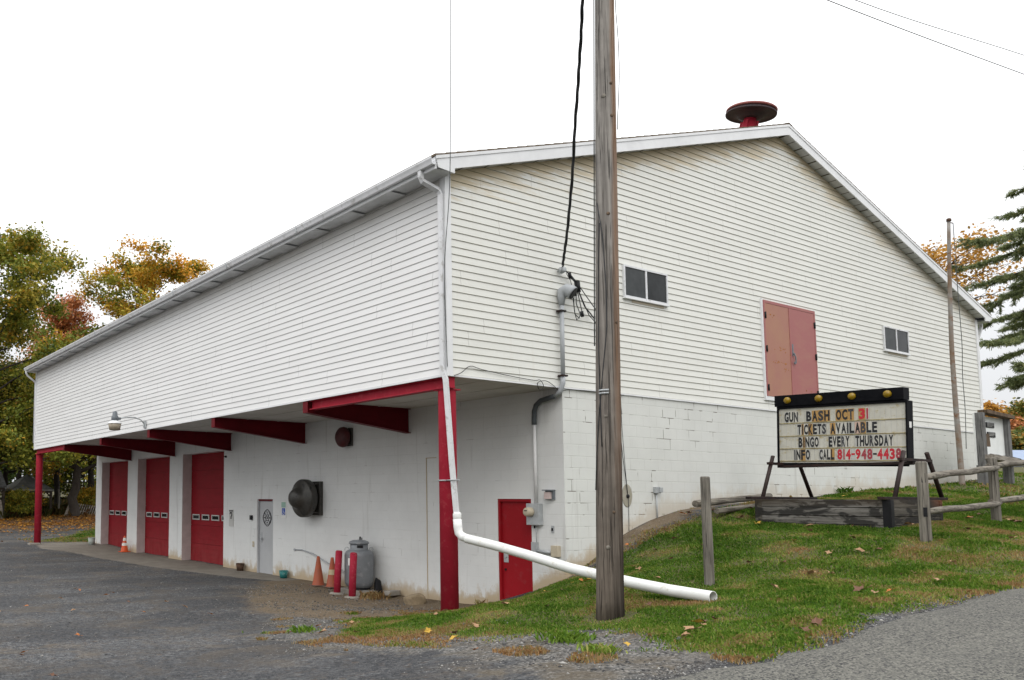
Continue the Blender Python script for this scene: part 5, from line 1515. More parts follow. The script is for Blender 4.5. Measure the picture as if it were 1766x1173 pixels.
t = thing('bulletin_board', 'weathered white bulletin board with two dark plaques between grey posts', 'bulletin board', (17.5, -1.05, 2.5))
for (x, y, zt, w) in ((16.58, -1.13, 4.30, .19), (18.42, -1.05, 4.36, .17)):
    mb = MB(); mb.obox(x, y, (zt + 2.35) / 2, (w / 2, 0, 0), (0, .09, 0), (-.02, 0, (zt - 2.35) / 2)); mb.build('post', M['board_wood'], t, .008)
mb = MB(); mb.box(16.66, 18.34, -1.04, -1.0, 3.22, 4.25); mb.build('panel', M['board'], t)
mb = MB(); mb.box(16.455, 16.47, -1.08, -1.04, 3.0, 4.3); mb.build('side_board', M['board'], t)
mb = MB(); mb.obox(17.6, -1.15, 4.31, (.86, 0, -.03), (0, .10, 0), (0, 0, .045)); mb.build('top_rail', M['trim_wood'], t, .006)
mb = MB(); mb.obox(17.5, -1.22, 3.16, (1.0, .02, -.04), (0, .16, 0), (0, 0, .06)); mb.build('shelf', M['shelf_wood'], t, .006)
for (x, z) in ((17.46, 4.04), (17.5, 3.80)):
    mb = MB(); mb.box(x - .24, x + .24, -1.06, -1.041, z - .065, z + .065)
    pl = mb.build('plaque', M['black'], t, .004)
    mb = MB()
    for k in range(3): mb.box(x - .19, x + .19 - .08 * (k == 2), -1.0615, -1.0602, z + .035 - k * .033, z + .044 - k * .033)
    mb.build('raised_line', M['plate_grey'], pl)
for q in ((16.85, -1.1, 4.06, (.05, 0, 0), (0, .02, 0), (-.075, 0, .30)), (16.98, -1.12, 3.64, (.14, 0, 0), (0, .02, 0), (-.02, 0, .16))):
    mb = MB(); mb.obox(*q); mb.build('broken_trim', M['trim_wood'], t)
for q in ((17.2, -1.25, 3.245, (.32, .03, -.02), (0, .09, .02), (0, 0, .012)), (17.9, -1.25, 3.22, (.36, -.02, -.03), (0, .1, 0), (0, 0, .012))):
    mb = MB(); mb.obox(*q); mb.build('loose_slate', M['board_wood'], t)

t = thing('flagpole', 'bare leaning rusty flagpole in front of the gable', 'flagpole', (16.15, -.86, 2.5))
mb = MB()
fp = [(16.15, -.86, 2.3), (16.12, -.86, 3.2), (16.0, -.88, 4.6), (15.88, -.92, 6.0), (15.72, -1.02, 7.6), (15.56, -1.13, 9.0)]
cc = catmull(fp, 4)
mb.tube(cc, [.066 - .030 * i / (len(cc) - 1) for i in range(len(cc))], 14); mb.build('pole', M['flag'], t)
mb = MB(); mb.lathe([(.05, 0), (.05, .06), (.02, .08)], (15.555, -1.135, 8.97), n=12); mb.tube([(15.56, -1.13, 8.95), (15.66, -1.18, 8.93)], .012, 6); mb.build('truck', M['rust_can'], t)
mb = MB(); mb.tube(catmull([(15.66, -1.18, 8.92), (15.85, -1.12, 7.4), (16.1, -1.05, 6.0), (16.16, -1.0, 5.2), (16.27, -.97, 4.4), (16.24, -.95, 3.4)], 6), .008, 5); mb.build('halyard', M['wire'], t)

for (p, q, r, lab) in (((5.2, -.75, 2.03), (7.9, -.62, 2.19), .062, 'upper pale round log lying against the foot of the gable wall'), ((5.6, -.9, 1.90), (8.1, -.78, 2.07), .05, 'lower pale log lying in the grass at the gable wall')):
    p, q = Vector(p), Vector(q)
    mb = MB(); mb.tube([p.lerp(q, i / 5) for i in range(6)], [r, r * 1.04, r * .97, r, r * .94, r * .9], 12)
    tag(mb.build('log', M['railwood'], None), lab, 'log', 'logs by the gable wall')

# ---------------------------------------------------------------- vegetation helpers
rng = np.random.RandomState(11)

def leaf_quads(c, size, r, up=.35):
    """Diamond shaped leaf faces at centres c."""
    n = len(c)
    d = r.randn(n, 3); d[:, 2] = d[:, 2] * .7
    d /= np.linalg.norm(d, axis=1)[:, None]
    nr = r.randn(n, 3); nr[:, 2] = np.abs(nr[:, 2]) + up
    s = np.cross(d, nr); s /= np.linalg.norm(s, axis=1)[:, None] + 1e-9
    L_ = size * r.uniform(.6, 1.35, n)[:, None]
    v = np.stack([c - d * L_ * .5, c + s * L_ * .36 + d * L_ * .05, c + d * L_ * .55, c - s * L_ * .36 + d * L_ * .05], 1)
    return v.reshape(-1, 3)

def grow(r, h, trunk_r, base, rx, top_pow, n_prim, lean, clump_r):
    """Limbs of a broadleaf tree: list of (points, radii) and list of clump centres."""
    segs, tips = [], []
    n = 12
    pts = [np.array([lean[0] * (i / n) ** 1.3 + r.randn() * .06 * (i > 0), lean[1] * (i / n) ** 1.3 + r.randn() * .06 * (i > 0), h * .9 * i / n]) for i in range(n + 1)]
    segs.append((pts, [trunk_r * (1.25 if i == 0 else 1) * (1 - .9 * i / n) + .02 for i in range(n + 1)]))
    for k in range(n_prim):
        f = (k + .5) / n_prim
        z = base + (h * .88 - base) * f ** .9
        i = min(int(z / (h * .9) * n), n - 1)
        t_ = z / (h * .9) * n - i
        p0 = pts[i] * (1 - t_) + pts[i + 1] * t_
        a = k * 2.399 + r.uniform(-.4, .4)
        u = (z - base) / (h - base)
        prof = max(.18, (1 - u ** top_pow)) * (0.62 + .38 * min(1, u * 3 + .3))
        ln = rx * prof * r.uniform(.7, 1.15)
        rise = r.uniform(.25, .7) * (1 - .2 * (u < .15)) * ln
        q = []
        m_ = 6
        for j in range(m_ + 1):
            s = j / m_
            q.append(p0 + np.array([math.cos(a) * ln * s, math.sin(a) * ln * s, rise * s ** 1.2 - .12 * ln * s * s * (u < .4)]) + r.randn(3) * .05 * ln * s * .6)
        r0 = trunk_r * (1 - .8 * u) * .42 + .01
        segs.append((q, [r0 * (1 - .85 * j / m_) for j in range(m_ + 1)]))
        for b_ in range(r.randint(5, 8)):
            s = r.uniform(.3, 1.0)
            j = min(int(s * m_), m_ - 1)
            w0 = q[j] + (q[j + 1] - q[j]) * (s * m_ - j)
            a2 = a + r.uniform(-1.5, 1.5)
            l2 = ln * r.uniform(.2, .42)
            w1 = w0 + np.array([math.cos(a2) * l2, math.sin(a2) * l2, r.uniform(-.1, .6) * l2])
            wm = (w0 + w1) / 2 + r.randn(3) * .06 * l2
            segs.append(([w0, wm, w1], [r0 * .3 * (1 - .5 * s) + .006, r0 * .2 + .004, .005]))
            tips += [w1, wm, w0 * .4 + w1 * .6]
        tips.append(q[-1])
    tips.append(pts[-1]); tips.append(pts[-2])
    return segs, np.array(tips)

BARK = M['bark']
def tree(name, label, x, y, h, rx, base, n_leaf, size, leaf_mat, seed, group, lean=(0, 0), trunk_r=None, n_prim=26, top_pow=2.2, clump=.55, tint=(.5, .22), cat='tree', z=None):
    r = np.random.RandomState(seed)
    z = gz1(x, y) - .1 if z is None else z
    t = thing(name, label, cat, (x, y, z), group)
    trunk_r = trunk_r or h * .018
    segs, tips = grow(r, h, trunk_r, base, rx, top_pow, n_prim, lean, clump)
    mb = MB()
    for i, (p, rr) in enumerate(segs): mb.tube([Vector(q) for q in p], rr, 8 if i == 0 else (6 if len(p) > 3 else 4), False)
    o = mb.build('trunk', BARK, None, fix=False); o.parent = t
    k = r.randint(0, len(tips), n_leaf)
    cl_t = r.randn(len(tips))
    off = r.randn(n_leaf, 3) * np.array([clump, clump, clump * .62])
    off[:, 2] -= .05
    c = tips[k] + off
    keep = c[:, 2] > base * (.45 if base < 8 else .85)
    c = c[keep]; k = k[keep]
    v = leaf_quads(c, size, r)
    hgt = c[:, 2] / h
    tt = np.clip(tint[0] + tint[1] * (1.0 * cl_t[k] + .4 * r.randn(len(c))) + .12 * (hgt - .5), 0, 1)
    np_mesh('crown', v, np.arange(len(v)), 4, leaf_mat, {'tint': np.repeat(tt, 4)}, parent=t)
    return t

G_OLIVE = mat_leaf('olive autumn leaves', [(0, (0.0534, 0.0839, 0.0152)), (0.4, (0.1754, 0.2059, 0.0274)), (0.7, (0.3278, 0.2898, 0.0366)), (1, (0.61, 0.3507, 0.0457))])
G_DARK = mat_leaf('dark green leaves', [(0, (0.0225, 0.0425, 0.01)), (0.5, (0.0688, 0.1063, 0.0163)), (0.85, (0.1625, 0.1625, 0.025)), (1, (0.325, 0.2125, 0.0312))])
G_GOLD = mat_leaf('gold and green leaves', [(0, (0.0862, 0.1222, 0.0187)), (0.35, (0.2444, 0.2444, 0.0287)), (0.65, (0.5175, 0.3234, 0.0316)), (1, (0.68, 0.3306, 0.0359))])
G_RUST = mat_leaf('rust leaves', [(0, (0.24, 0.144, 0.036)), (0.5, (0.528, 0.216, 0.09)), (1, (0.68, 0.336, 0.168))])
G_ORANGE = mat_leaf('orange leaves', [(0, (0.25, 0.15, 0.0225)), (0.5, (0.5, 0.25, 0.0375)), (1, (0.62, 0.3625, 0.0938))])
G_MIXED = mat_leaf('mixed wood leaves', [(0, (0.035, 0.055, 0.015)), (0.45, (0.1, 0.125, 0.025)), (0.75, (0.24, 0.2, 0.04)), (1, (0.4, 0.19, 0.04))])

GL = 'autumn trees beyond the lot'
tree('maple_tree', 'tall olive green tree at the far left edge with open upper branches', 1.0, 38.2, 18.6, 5.6, 3.0, 52000, .19, G_OLIVE, 5, GL, (0.4, 0), .19, 36, 3.2, .36, (.50, .2))
tree('maple_tree', 'low dark tree with a black forked trunk seen under the overhang', 6.75, 39.8, 8.2, 5.2, 2.6, 26000, .17, G_OLIVE, 6, GL, (.1, .1), .33, 18, 2.2, .5, (.42, .18))
tree('maple_tree', 'golden green tree rising above the roof line at left', 13.4, 45, 19.9, 6.6, 5, 44000, .21, G_GOLD, 7, GL, (.8, 0), .2, 28, 2.4, .38, (.52, .25))
tree('maple_tree', 'rust coloured tree between the tall green tree and the golden tree', 8.8, 50, 17.4, 4.0, 4, 30000, .18, G_RUST, 8, GL, (0, 0), .22, 24, 1.6, .5, (.5, .2))
tree('maple_tree', 'orange leaved tree behind the tall green tree', 5.0, 50, 11.5, 4.6, 2.5, 24000, .18, G_ORANGE, 9, GL, (0, 0), .2, 20, 2.0, .5, (.5, .2))
tree('maple_tree', 'dense dark green tree below the golden tree crown', 9.2, 44, 11.8, 4.4, 3.2, 36000, .18, G_OLIVE, 10, GL, (0, 0), .25, 24, 2.0, .55, (.55, .2))
tree('maple_tree', 'dark spreading tree behind the small open shelters', -1.5, 48, 11.5, 5.5, 3.0, 30000, .2, G_DARK, 12, GL, (0, 0), .26, 24, 2.2, .6, (.5, .2))
tree('maple_tree', 'dark green tree overhanging the far eave corner', 4.6, 44.5, 10.4, 4.0, 3.2, 34000, .18, G_DARK, 14, GL, (0, 0), .2, 22, 2.0, .55, (.58, .22))
tree('maple_tree', 'thin gold tree half hidden behind the roof at left', 18.5, 47, 17.2, 4.8, 6, 22000, .18, G_GOLD, 15, GL, (0, 0), .22, 20, 2.0, .5, (.5, .2))
for i, (x, y, h, mt, lab) in enumerate(((-6, 66, 12, G_DARK, 'far dark tree behind the left shelter roof'), (4, 74, 13, G_MIXED, 'far mixed green tree beyond the field at left'), (12, 72, 12, G_MIXED, 'far pale green tree beyond the field under the overhang'),
                                    (21, 70, 14, G_DARK, 'far dark tree beyond the field near the far wall corner'), (-14, 58, 14, G_OLIVE, 'far olive tree beyond the left frame edge'))):
    tree('maple_tree', lab, x, y, h, 5.5, 1.5, 9000, .42, mt, 30 + i, GL, (0, 0), .25, 20, 2.2, .9, (.5, .22))
for i, (x, y, h, mt, lab) in enumerate(((-9, 60, 6.5, G_DARK, 'low dark hedge tree behind the left shelter at the field edge'), (-1, 63, 6.2, G_OLIVE, 'low olive hedge tree between the shelters at the field edge'),
                                    (7, 65, 6.6, G_DARK, 'low dark hedge tree behind the forked trunk at the field edge'), (16, 66, 6.4, G_OLIVE, 'low olive hedge tree behind the picket fence at the field edge'))):
    tree('maple_tree', lab, x, y, h, 5.2, .4, 9000, .34, mt, 110 + i, GL, (0, 0), .14, 20, 3.0, .6, (.45, .2))
# shrubs along the fence line
for i, (x, y, h, mt, lab) in enumerate(((3.5, 40.4, 1.7, G_OLIVE, 'yellowing shrub between the two shelters'), (8.3, 42.0, 1.7, G_GOLD, 'bright yellow green shrub behind the tilted picket fence'),
                                    (-.2, 39.8, 1.6, G_OLIVE, 'dark green shrub in front of the left shelter'), (10.6, 43.2, 2.2, G_OLIVE, 'green shrub far behind the picket fence at the wall'), (4.9, 43.5, 1.5, G_GOLD, 'low golden shrub out in the field'))):
    tree('shrub', lab, x, y, h, 1.0, .2, 5000, .11, mt, 50 + i, 'shrubs along the field edge', (0, 0), .035, 14, 2.0, .22, (.5, .22), 'shrub')

GR = 'trees beyond the right end'
tree('maple_tree', 'sparse orange brown tree behind the right end of the roof', 45.6, 10.0, 13.8, 3.9, 8.6, 5200, .17, G_ORANGE, 21, GR, (-.3, 0), .13, 24, 2.0, .34, (.45, .25), z=3.2)
far = [(131.8, 35.2, 9.8, G_ORANGE, 'far orange tree just right of the hall corner', 2.0), (131.2, 33.3, 7.2, G_RUST, 'far red tree low in the wood at right', 2.2), (138.7, 33.5, 10.2, G_MIXED, 'far green gold tree at the right frame edge', 4.0),
       (144.9, 33.4, 10.5, G_MIXED, 'far green tree beyond the right frame edge', 4.5), (152, 40.7, 8.2, G_DARK, 'far dark tree between the orange and the green gold trees', 5.0),
       (155.8, 39.7, 9.4, G_DARK, 'far dark tree behind the others in the right wood', 5.0), (126.4, 31.5, 4.5, G_MIXED, 'far rounded bush tree above the blue sheet roof', 3.0), (129.3, 30.9, 5.0, G_DARK, 'far dark low tree at the foot of the right wood', 3.0),
       (137.5, 31.9, 8.0, G_GOLD, 'far golden tree at the far right of the wood', 3.0), (141.7, 38.7, 6.0, G_DARK, 'far dark bush tree beside the hall corner', 4.0)]
for i, (x, y, h, mt, lab, crx) in enumerate(far):
    tree('maple_tree', lab, x, y, h, crx, .6, 7000, .40, mt, 70 + i, GR, (0, 0), .2, 22, 2.2, .6, (.5, .22), z=gz1(x, y) - .5)

# spruce at the right, boughs reaching into the frame
def spruce(x, y, h, label, seed):
    r = np.random.RandomState(seed)
    z = gz1(x, y)
    t = thing('spruce_tree', label, 'tree', (x, y, z))
    mb = MB()
    mb.tube([Vector((0, 0, h * i / 8)) for i in range(9)], [.24 * (1 - i / 8.2) + .01 for i in range(9)], 10)
    tw, tdir = [], []
    nb = 58
    for k in range(nb):
        f = (k + .5) / nb
        zz = 4.4 + (h - 4.7) * f
        a = k * 2.399 + r.uniform(-.3, .3)
        ln = min(5.2, 9.0 * (1 - f)) * r.uniform(.6, 1.12) + .2
        q = []
        for j in range(9):
            s = j / 8
            q.append(np.array([math.cos(a) * ln * s, math.sin(a) * ln * s, zz - .10 * ln * s - .34 * ln * s * s + .24 * ln * s ** 4]) + r.randn(3) * .03 * s)
        mb.tube([Vector(p) for p in q], [.045 * (1 - .85 * j / 8) for j in range(9)], 5, False)
        for b_ in range(int(ln * 9)):
            s = r.uniform(.15, 1.0) ** .8
            j = min(int(s * 8), 7)
            w0 = q[j] + (q[j + 1] - q[j]) * (s * 8 - j)
            a2 = a + r.choice([-1, 1]) * r.uniform(.5, 1.15)
            l2 = (.25 + .75 * (1 - s) * ln * .35) * r.uniform(.5, 1.1)
            l2 = min(l2, 1.3)
            w1 = w0 + np.array([math.cos(a2) * l2, math.sin(a2) * l2, -.28 * l2 + r.uniform(-.1, .08)])
            mb.tube([Vector(w0), Vector(w1)], [.010, .004], 4, False)
            m_ = int(l2 * 110) + 14
            ss = r.uniform(.05, 1.05, m_)[:, None]
            tw.append(w0 + (w1 - w0) * ss + r.randn(m_, 3) * .02)
            tdir.append(np.repeat((w1 - w0)[None] / l2, m_, 0))
        m_ = int(ln * 40)
        ss = r.uniform(.25, 1.02, m_)
        j = np.clip((ss * 8).astype(int), 0, 7)
        Q = np.array(q)
        tw.append(Q[j] + (Q[j + 1] - Q[j]) * (ss * 8 - j)[:, None]); tdir.append(np.repeat((Q[8] - Q[4])[None] / np.linalg.norm(Q[8] - Q[4]), m_, 0))
    o = mb.build('trunk', BARK, None, fix=False); o.parent = t
    c = np.concatenate(tw); d0 = np.concatenate(tdir)
    n = len(c)
    d = d0 * .8 + r.randn(n, 3) * .55; d[:, 2] -= .05
    d /= np.linalg.norm(d, axis=1)[:, None]
    s_ = np.cross(d, r.randn(n, 3)); s_ /= np.linalg.norm(s_, axis=1)[:, None]
    ln = r.uniform(.08, .20, n)[:, None]
    v = np.stack([c - s_ * .014, c + s_ * .014, c + d * ln + s_ * .008, c + d * ln - s_ * .008], 1).reshape(-1, 3)
    tt = np.clip(.45 + .22 * r.randn(n), 0, 1)
    np_mesh('crown', v, np.arange(len(v)), 4, mat_leaf('spruce needles', [(0, (.08, .11, .055)), (.5, (.20, .24, .105)), (1, (.34, .34, .14))], .4), {'tint': np.repeat(tt, 4)}, parent=t)
    return t
spruce(35.9, 1.6, 16.4, 'green spruce at the right edge with drooping boughs', 3)

# ---------------------------------------------------------------- far left shelters, fences
def shelter(name, label, x0, x1, y, zg, zt, roof_mt, parts_):
    t = thing(name, label, 'shelter', ((x0 + x1) / 2, y, zg))
    d = 1.6
    zr = zt
    ze = zt - .95
    mb = MB()
    mb.prism([(x0, y - d, ze), (x0, y, zr), (x0, y + d, ze), (x0, y + d, ze - .08), (x0, y, zr - .1), (x0, y - d, ze - .08)], (x1 - x0, 0, 0)) if not parts_ else mb.prism([(x0, y - d, ze), (x1, y - d, ze), ((x0 + x1) / 2, y, zr)], (0, .02, .0))
    if parts_:
        cx_ = (x0 + x1) / 2
        for (p, q) in (((x0, y - d), (x1, y - d)), ((x1, y - d), (x1, y + d)), ((x1, y + d), (x0, y + d)), ((x0, y + d), (x0, y - d))):
            mb.quad([(*p, ze), (*q, ze), (cx_, y, zr)])
            mb.quad([(*p, ze), (*q, ze), (*q, ze - .1), (*p, ze - .1)])
    mb.build('roof', roof_mt, t, fix=False)
    for px2 in (x0 + .15, x1 - .15):
        for py2 in (y - d + .15, y + d - .15):
            mb = MB(); mb.box(px2 - .07, px2 + .07, py2 - .07, py2 + .07, zg - .2, ze); 
            mb.bar((px2, py2, ze - .5), (px2 + (.4 if px2 < (x0 + x1) / 2 else -.4), py2, ze - .05), .07, .07)
            mb.build('post', M['shed_wood'], t)
    mb = MB(); mb.box(x0 + .1, x1 - .1, y - d + .05, y - d + .15, ze - .22, ze - .09); mb.build('eave_beam', M['shed_wood'], t)
    return t
shelter('open_shelter', 'dark roofed open shelter at the far left edge', -3.6, 2.6, 41.2, gz1(0, 41.2), 3.65, M['dark_roof'], False)
shelter('open_shelter', 'small open shelter with a pale hipped tin roof behind the far red column', 3.2, 5.75, 42.3, gz1(4, 42.3), 3.5, M['pale_metal'], True)

zg = gz1(6.4, 39.9)
mb = MB(); mb.bar((6.25, 39.9, zg - .05), (6.75, 39.9, zg + 1.15), .22, .05, (0, 1, 0)); tag(mb.build('leaning_board', M['shelf_wood'], None, .006), 'pale wide board leaning beside the tilted picket fence', 'board')
zg = gz1(2.05, 39.5)
mb = MB(); mb.bar((2.3, 39.3, zg - .05), (2.12, 39.3, zg + 1.1), .22, .05, (0, 1, 0)); tag(mb.build('leaning_board', M['shelf_wood'], None, .006), 'pale board leaning under the left shelter at the frame edge', 'board')
t = thing('picket_fence', 'short tilted weathered picket fence by the far corner of the hall', 'fence', (7.6, 40.2, zg))
for k in range(16):
    x = 6.75 + k * .155
    hh = .75 - .02 * k
    z = gz1(x, 40.2)
    mb = MB(); mb.bar((x, 40.2, z - .05), (x + .32 - .012 * k, 40.2, z + hh), .055, .025, (0, 1, 0)); mb.build('picket', M['shelf_wood'], t)
for (xa, za, zb) in ((6.8, .15, .16), (6.95, .42, .38)):
    mb = MB(); mb.bar((xa, 40.24, zg + za), (9.3, 40.24, zg + zb), .05, .03, (0, 0, 1)); mb.build('fence_rail', M['shelf_wood'], t)
z = gz1(6.3, 41.5)
tag(rough_post(6.3, 41.5, z - .2, z + 1.55, .10, 'fence_post', M['post'], None), 'grey upright fence post behind the leaning board', 'post')

# blue sheet roofed lean-to at right
t = thing('sheet_shelter', 'low shelter with a pale blue sheet roof beyond the bulletin board', 'shelter', (60, 9, 4.3))
mb = MB(); mb.prism([(54.6, 12.2, 5.3), (62.5, 7.2, 5.35), (61.9, 6.2, 4.38), (53.9, 11.3, 4.36)], (.02, .03, .04)); mb.build('roof_sheet', M['pale_blue'], t)
mb = MB(); mb.prism([(54.0, 11.5, 4.34), (62.0, 6.45, 4.36), (62.0, 6.45, 3.6), (54.0, 11.5, 3.6)], (.1, .16, 0)); mb.build('front_wall', M['white_plain'], t)
mb = MB(); mb.bar((55.0, 11.1, 5.35), (55.45, 10.6, 4.42), .07, .07); mb.build('prop', M['lamp_grey'], t)
for (x, y, s) in ((57.1, 9.0, .24), (54.35, 10.9, .3)):
    mb = MB(); mb.lathe([(s * .3, -.15), (s, -.1), (s, .05), (s * .8, .2), (s * .4, .28), (.01, .3)], (x, y, 4.36), n=14); mb.build('white_drum', M['white_plain'], t)

# ---------------------------------------------------------------- grass, pebbles, litter
def mat_blade():
    mt, nt, b = NT('grass blades')
    t_ = attr(nt, 'tint')
    col = ramp(nt, t_, [(0, (.062, .145, .014)), (.3, (.130, .250, .026)), (.52, (.215, .315, .045)), (.68, (.33, .32, .085)), (.82, (.42, .32, .15)), (1, (.40, .23, .10))])
    L(nt, col, b.inputs['Base Color'])
    b.inputs['Roughness'].default_value = .55
    b.inputs['Specular IOR Level'].default_value = .2
    tr = N(nt, 'ShaderNodeBsdfTranslucent'); L(nt, col, tr.inputs[0])
    mx = N(nt, 'ShaderNodeMixShader'); mx.inputs[0].default_value = .3
    L(nt, b.outputs[0], mx.inputs[1]); L(nt, tr.outputs[0], mx.inputs[2])
    L(nt, mx.outputs[0], nt.nodes['Material Output'].inputs[0])
    return mt
M['blade'] = mat_blade()
M['field_blade'] = mat_leaf('tall field grass', [(0, (.03, .045, .010)), (.5, (.085, .085, .022)), (.8, (.15, .11, .04)), (1, (.17, .085, .03))], .2)
def ground_z(x, y):
    """height of the ground mesh itself, read from the grid"""
    i = np.clip(np.searchsorted(gx, x) - 1, 0, nx - 2); j = np.clip(np.searchsorted(gy, y) - 1, 0, ny - 2)
    a = (x - gx[i]) / (gx[i + 1] - gx[i]); b = (y - gy[j]) / (gy[j + 1] - gy[j])
    Zm = pz_.reshape(ny, nx)
    return (Zm[j, i] * (1 - a) + Zm[j, i + 1] * a) * (1 - b) + (Zm[j + 1, i] * (1 - a) + Zm[j + 1, i + 1] * a) * b

def grass(name, polys, box_, n, hmin, hmax, wid, dry_bias, seed, edge_w=.45, clump=True):
    r = np.random.RandomState(seed)
    x = r.uniform(box_[0], box_[1], n); y = r.uniform(box_[2], box_[3], n)
    if clump:      # pull part of the blades together in tufts
        m_ = n // 2
        k = r.randint(0, m_, n - m_)
        x[m_:] = x[k] + r.randn(n - m_) * .035; y[m_:] = y[k] + r.randn(n - m_) * .035
    sd = np.max([sdist(x, y, p) for p in polys], axis=0)
    pn = vnoise(x, y, 1.1, 40) * .6 + vnoise(x, y, 3.7, 41) * .4
    bare = vnoise(x, y, 0.7, 43) * .55 + vnoise(x, y, 2.4, 44) * .45
    keep = (r.rand(n) < np.clip((sd + (pn - .5) * 2 * edge_w) / .38, 0, 1)) & (r.rand(n) < np.clip((bare - .12) * 5.5, .30, 1))
    # lone weeds outside the edge
    out = (sd < 0) & (sd > -1.1) & (vnoise(x, y, 2.1, 46) * .7 + vnoise(x, y, 5.3, 48) * .3 > .66) & (r.rand(n) < .6)
    wd = sdist(x, y, WALLDIRT)
    keep &= ~((wd > -.05) & (r.rand(n) < .45))
    dp = np.hypot(x + .68, y + 3.29)
    keep &= ~((dp < .30) & (r.rand(n) < .8)); keep &= dp > .17
    keep = keep | out
    keep &= ~((x > bx0) & (x < bx1) & (y > by0) & (y < by1))
    keep &= ~((x > OV) & (x < WD) & (y > -.03) & (y < LN))
    keep &= y > np.interp(x, rx, edge) - .05 + .10 * (r.rand(n) - .3)
    x, y, sd, pn, bare = x[keep], y[keep], sd[keep], pn[keep], bare[keep]
    m_ = len(x)
    z = ground_z(x, y) - .008
    a = r.uniform(0, 2 * np.pi, m_)
    bend = r.uniform(.15, 1.0, m_)
    tall = vnoise(x, y, 1.7, 47)
    h = r.uniform(hmin, hmax, m_) * (.6 + .75 * tall)
    w = wid * r.uniform(.6, 1.4, m_)
    dx, dy = np.cos(a), np.sin(a)
    sx, sy = -dy * w, dx * w
    base = np.stack([x, y, z], 1)
    side = np.stack([sx, sy, np.zeros(m_)], 1)
    midp = base + np.stack([dx * h * bend * .25, dy * h * bend * .25, h * .6], 1)
    tip = base + np.stack([dx * h * bend * .8, dy * h * bend * .8, h * (1.05 - .45 * bend)], 1)
    v = np.stack([base - side, base + side, midp + side * .7, tip, midp - side * .7], 1).reshape(-1, 3)
    dryp = vnoise(x, y, .55, 50) * .5 + vnoise(x, y, 1.9, 51) * .5
    tt = .40 + .16 * r.randn(m_) + dry_bias - np.clip((x - 1) * .03, 0, .08) + np.clip((vnoise(x, y, .9, 50) * .4 + vnoise(x, y, 2.8, 51) * .6 - .58) * 2.2, -.2, .38) + np.clip((.45 - bare) * 1.4, 0, .3)
    tt += np.clip((.55 - sd) * .75, 0, .36) * (vnoise(x, y, 1.3, 53) > .35)
    tt = np.where(sd < -.05, np.maximum(tt + .12, np.where(vnoise(x, y, 1.9, 49) > .42, .86 + .1 * r.randn(m_), 0)), tt)
    tt = np.where(sdist(x, y, WALLDIRT) > -.2, .80 + .12 * r.randn(m_), tt)
    tt = np.where(r.rand(m_) < .10, tt + .30, tt)
    o = np_mesh(name, v, np.arange(len(v)), 5, M['field_blade'] if name == 'field_grass' else M['blade'], {'tint': np.repeat(np.clip(tt, 0, 1), 5)})
    o['kind'] = 'stuff'
    return o
grass('grass', [LAWN], (-3.4, 14, -6.1, 2.2), 480000, .022, .060, .0046, 0.0, 60)
grass('grass', [LAWN], (12, 34, -5.9, 6), 60000, .04, .10, .008, .06, 61)
grass('grass', [PATCH], (0, 15, 24.2, 36.5), 40000, .05, .11, .010, -.06, 62)
grass('field_grass', [FIELD], (-14, 26, 39, 74), 60000, .2, .62, .02, .16, 63, 1.2)
for o in bpy.data.objects:
    if o.name.startswith('grass'): o['label'] = 'short mown lawn grass with dry patches'; o['category'] = 'grass'
    if o.name.startswith('field_grass'): o['label'] = 'tall dry grass of the field beyond the lot'; o['category'] = 'grass'

def pebbles(name, n, seed, fn, smin, smax, mt, label):
    r = np.random.RandomState(seed)
    x, y = fn(r, n)
    n = len(x)
    octv = np.array([[1, 0, 0], [-1, 0, 0], [0, 1, 0], [0, -1, 0], [0, 0, 1], [0, 0, -1]], float)
    of = np.array([[0, 2, 4], [2, 1, 4], [1, 3, 4], [3, 0, 4], [2, 0, 5], [1, 2, 5], [3, 1, 5], [0, 3, 5]])
    s = r.uniform(smin, smax, n) * np.where(r.rand(n) < .06, 1.9, 1)
    sc_ = np.stack([r.uniform(.7, 1.3, n), r.uniform(.6, 1.1, n), r.uniform(.4, .75, n)], 1) * s[:, None]
    a = r.uniform(0, 6.28, n)
    v = octv[None] * sc_[:, None] * r.uniform(.75, 1.15, (n, 6, 1))
    vx = v[..., 0] * np.cos(a)[:, None] - v[..., 1] * np.sin(a)[:, None]
    vy = v[..., 0] * np.sin(a)[:, None] + v[..., 1] * np.cos(a)[:, None]
    v = np.stack([vx + x[:, None], vy + y[:, None], v[..., 2] + (ground_z(x, y) + sc_[:, 2] * .25)[:, None]], 2).reshape(-1, 3)
    f = (of[None] + (np.arange(n) * 6)[:, None, None]).ravel()
    o = np_mesh(name, v, f, 3, mt, {'tint': np.repeat(r.rand(n), 6)}, smooth=False)
    o['kind'] = 'stuff'; o['label'] = label; o['category'] = 'gravel'
    return o
def mat_stone():
    mt, nt, b = NT('gravel stones')
    L(nt, ramp(nt, attr(nt, 'tint'), [(0, (.03, .03, .032)), (.5, (.085, .084, .082)), (.85, (.16, .155, .145)), (1, (.34, .33, .31))]), b.inputs['Base Color'])
    b.inputs['Roughness'].default_value = .85
    return mt
M['stone'] = mat_stone()
def in_gravel(r, n):
    x = r.uniform(-5, 2.2, n); y = r.uniform(-5.9, 7.5, n)
    sd = np.maximum(sdist(x, y, GRAVEL), sdist(x, y, DIRT) - .3)
    p = vnoise(x, y, 1.3, 70)
    k = (sd + (p - .5) * 1.2 > 0) & (r.rand(n) < .25 + .75 * (p > .5))
    return x[k], y[k]
pebbles('gravel', 22000, 80, in_gravel, .006, .019, M['stone'], 'loose grey gravel between the lawn and the paved lot')
def road_edge(r, n):
    x = r.uniform(-4.5, 12, n); y = np.interp(x, rx, edge) + r.randn(n) * .10 + .02
    return x, y
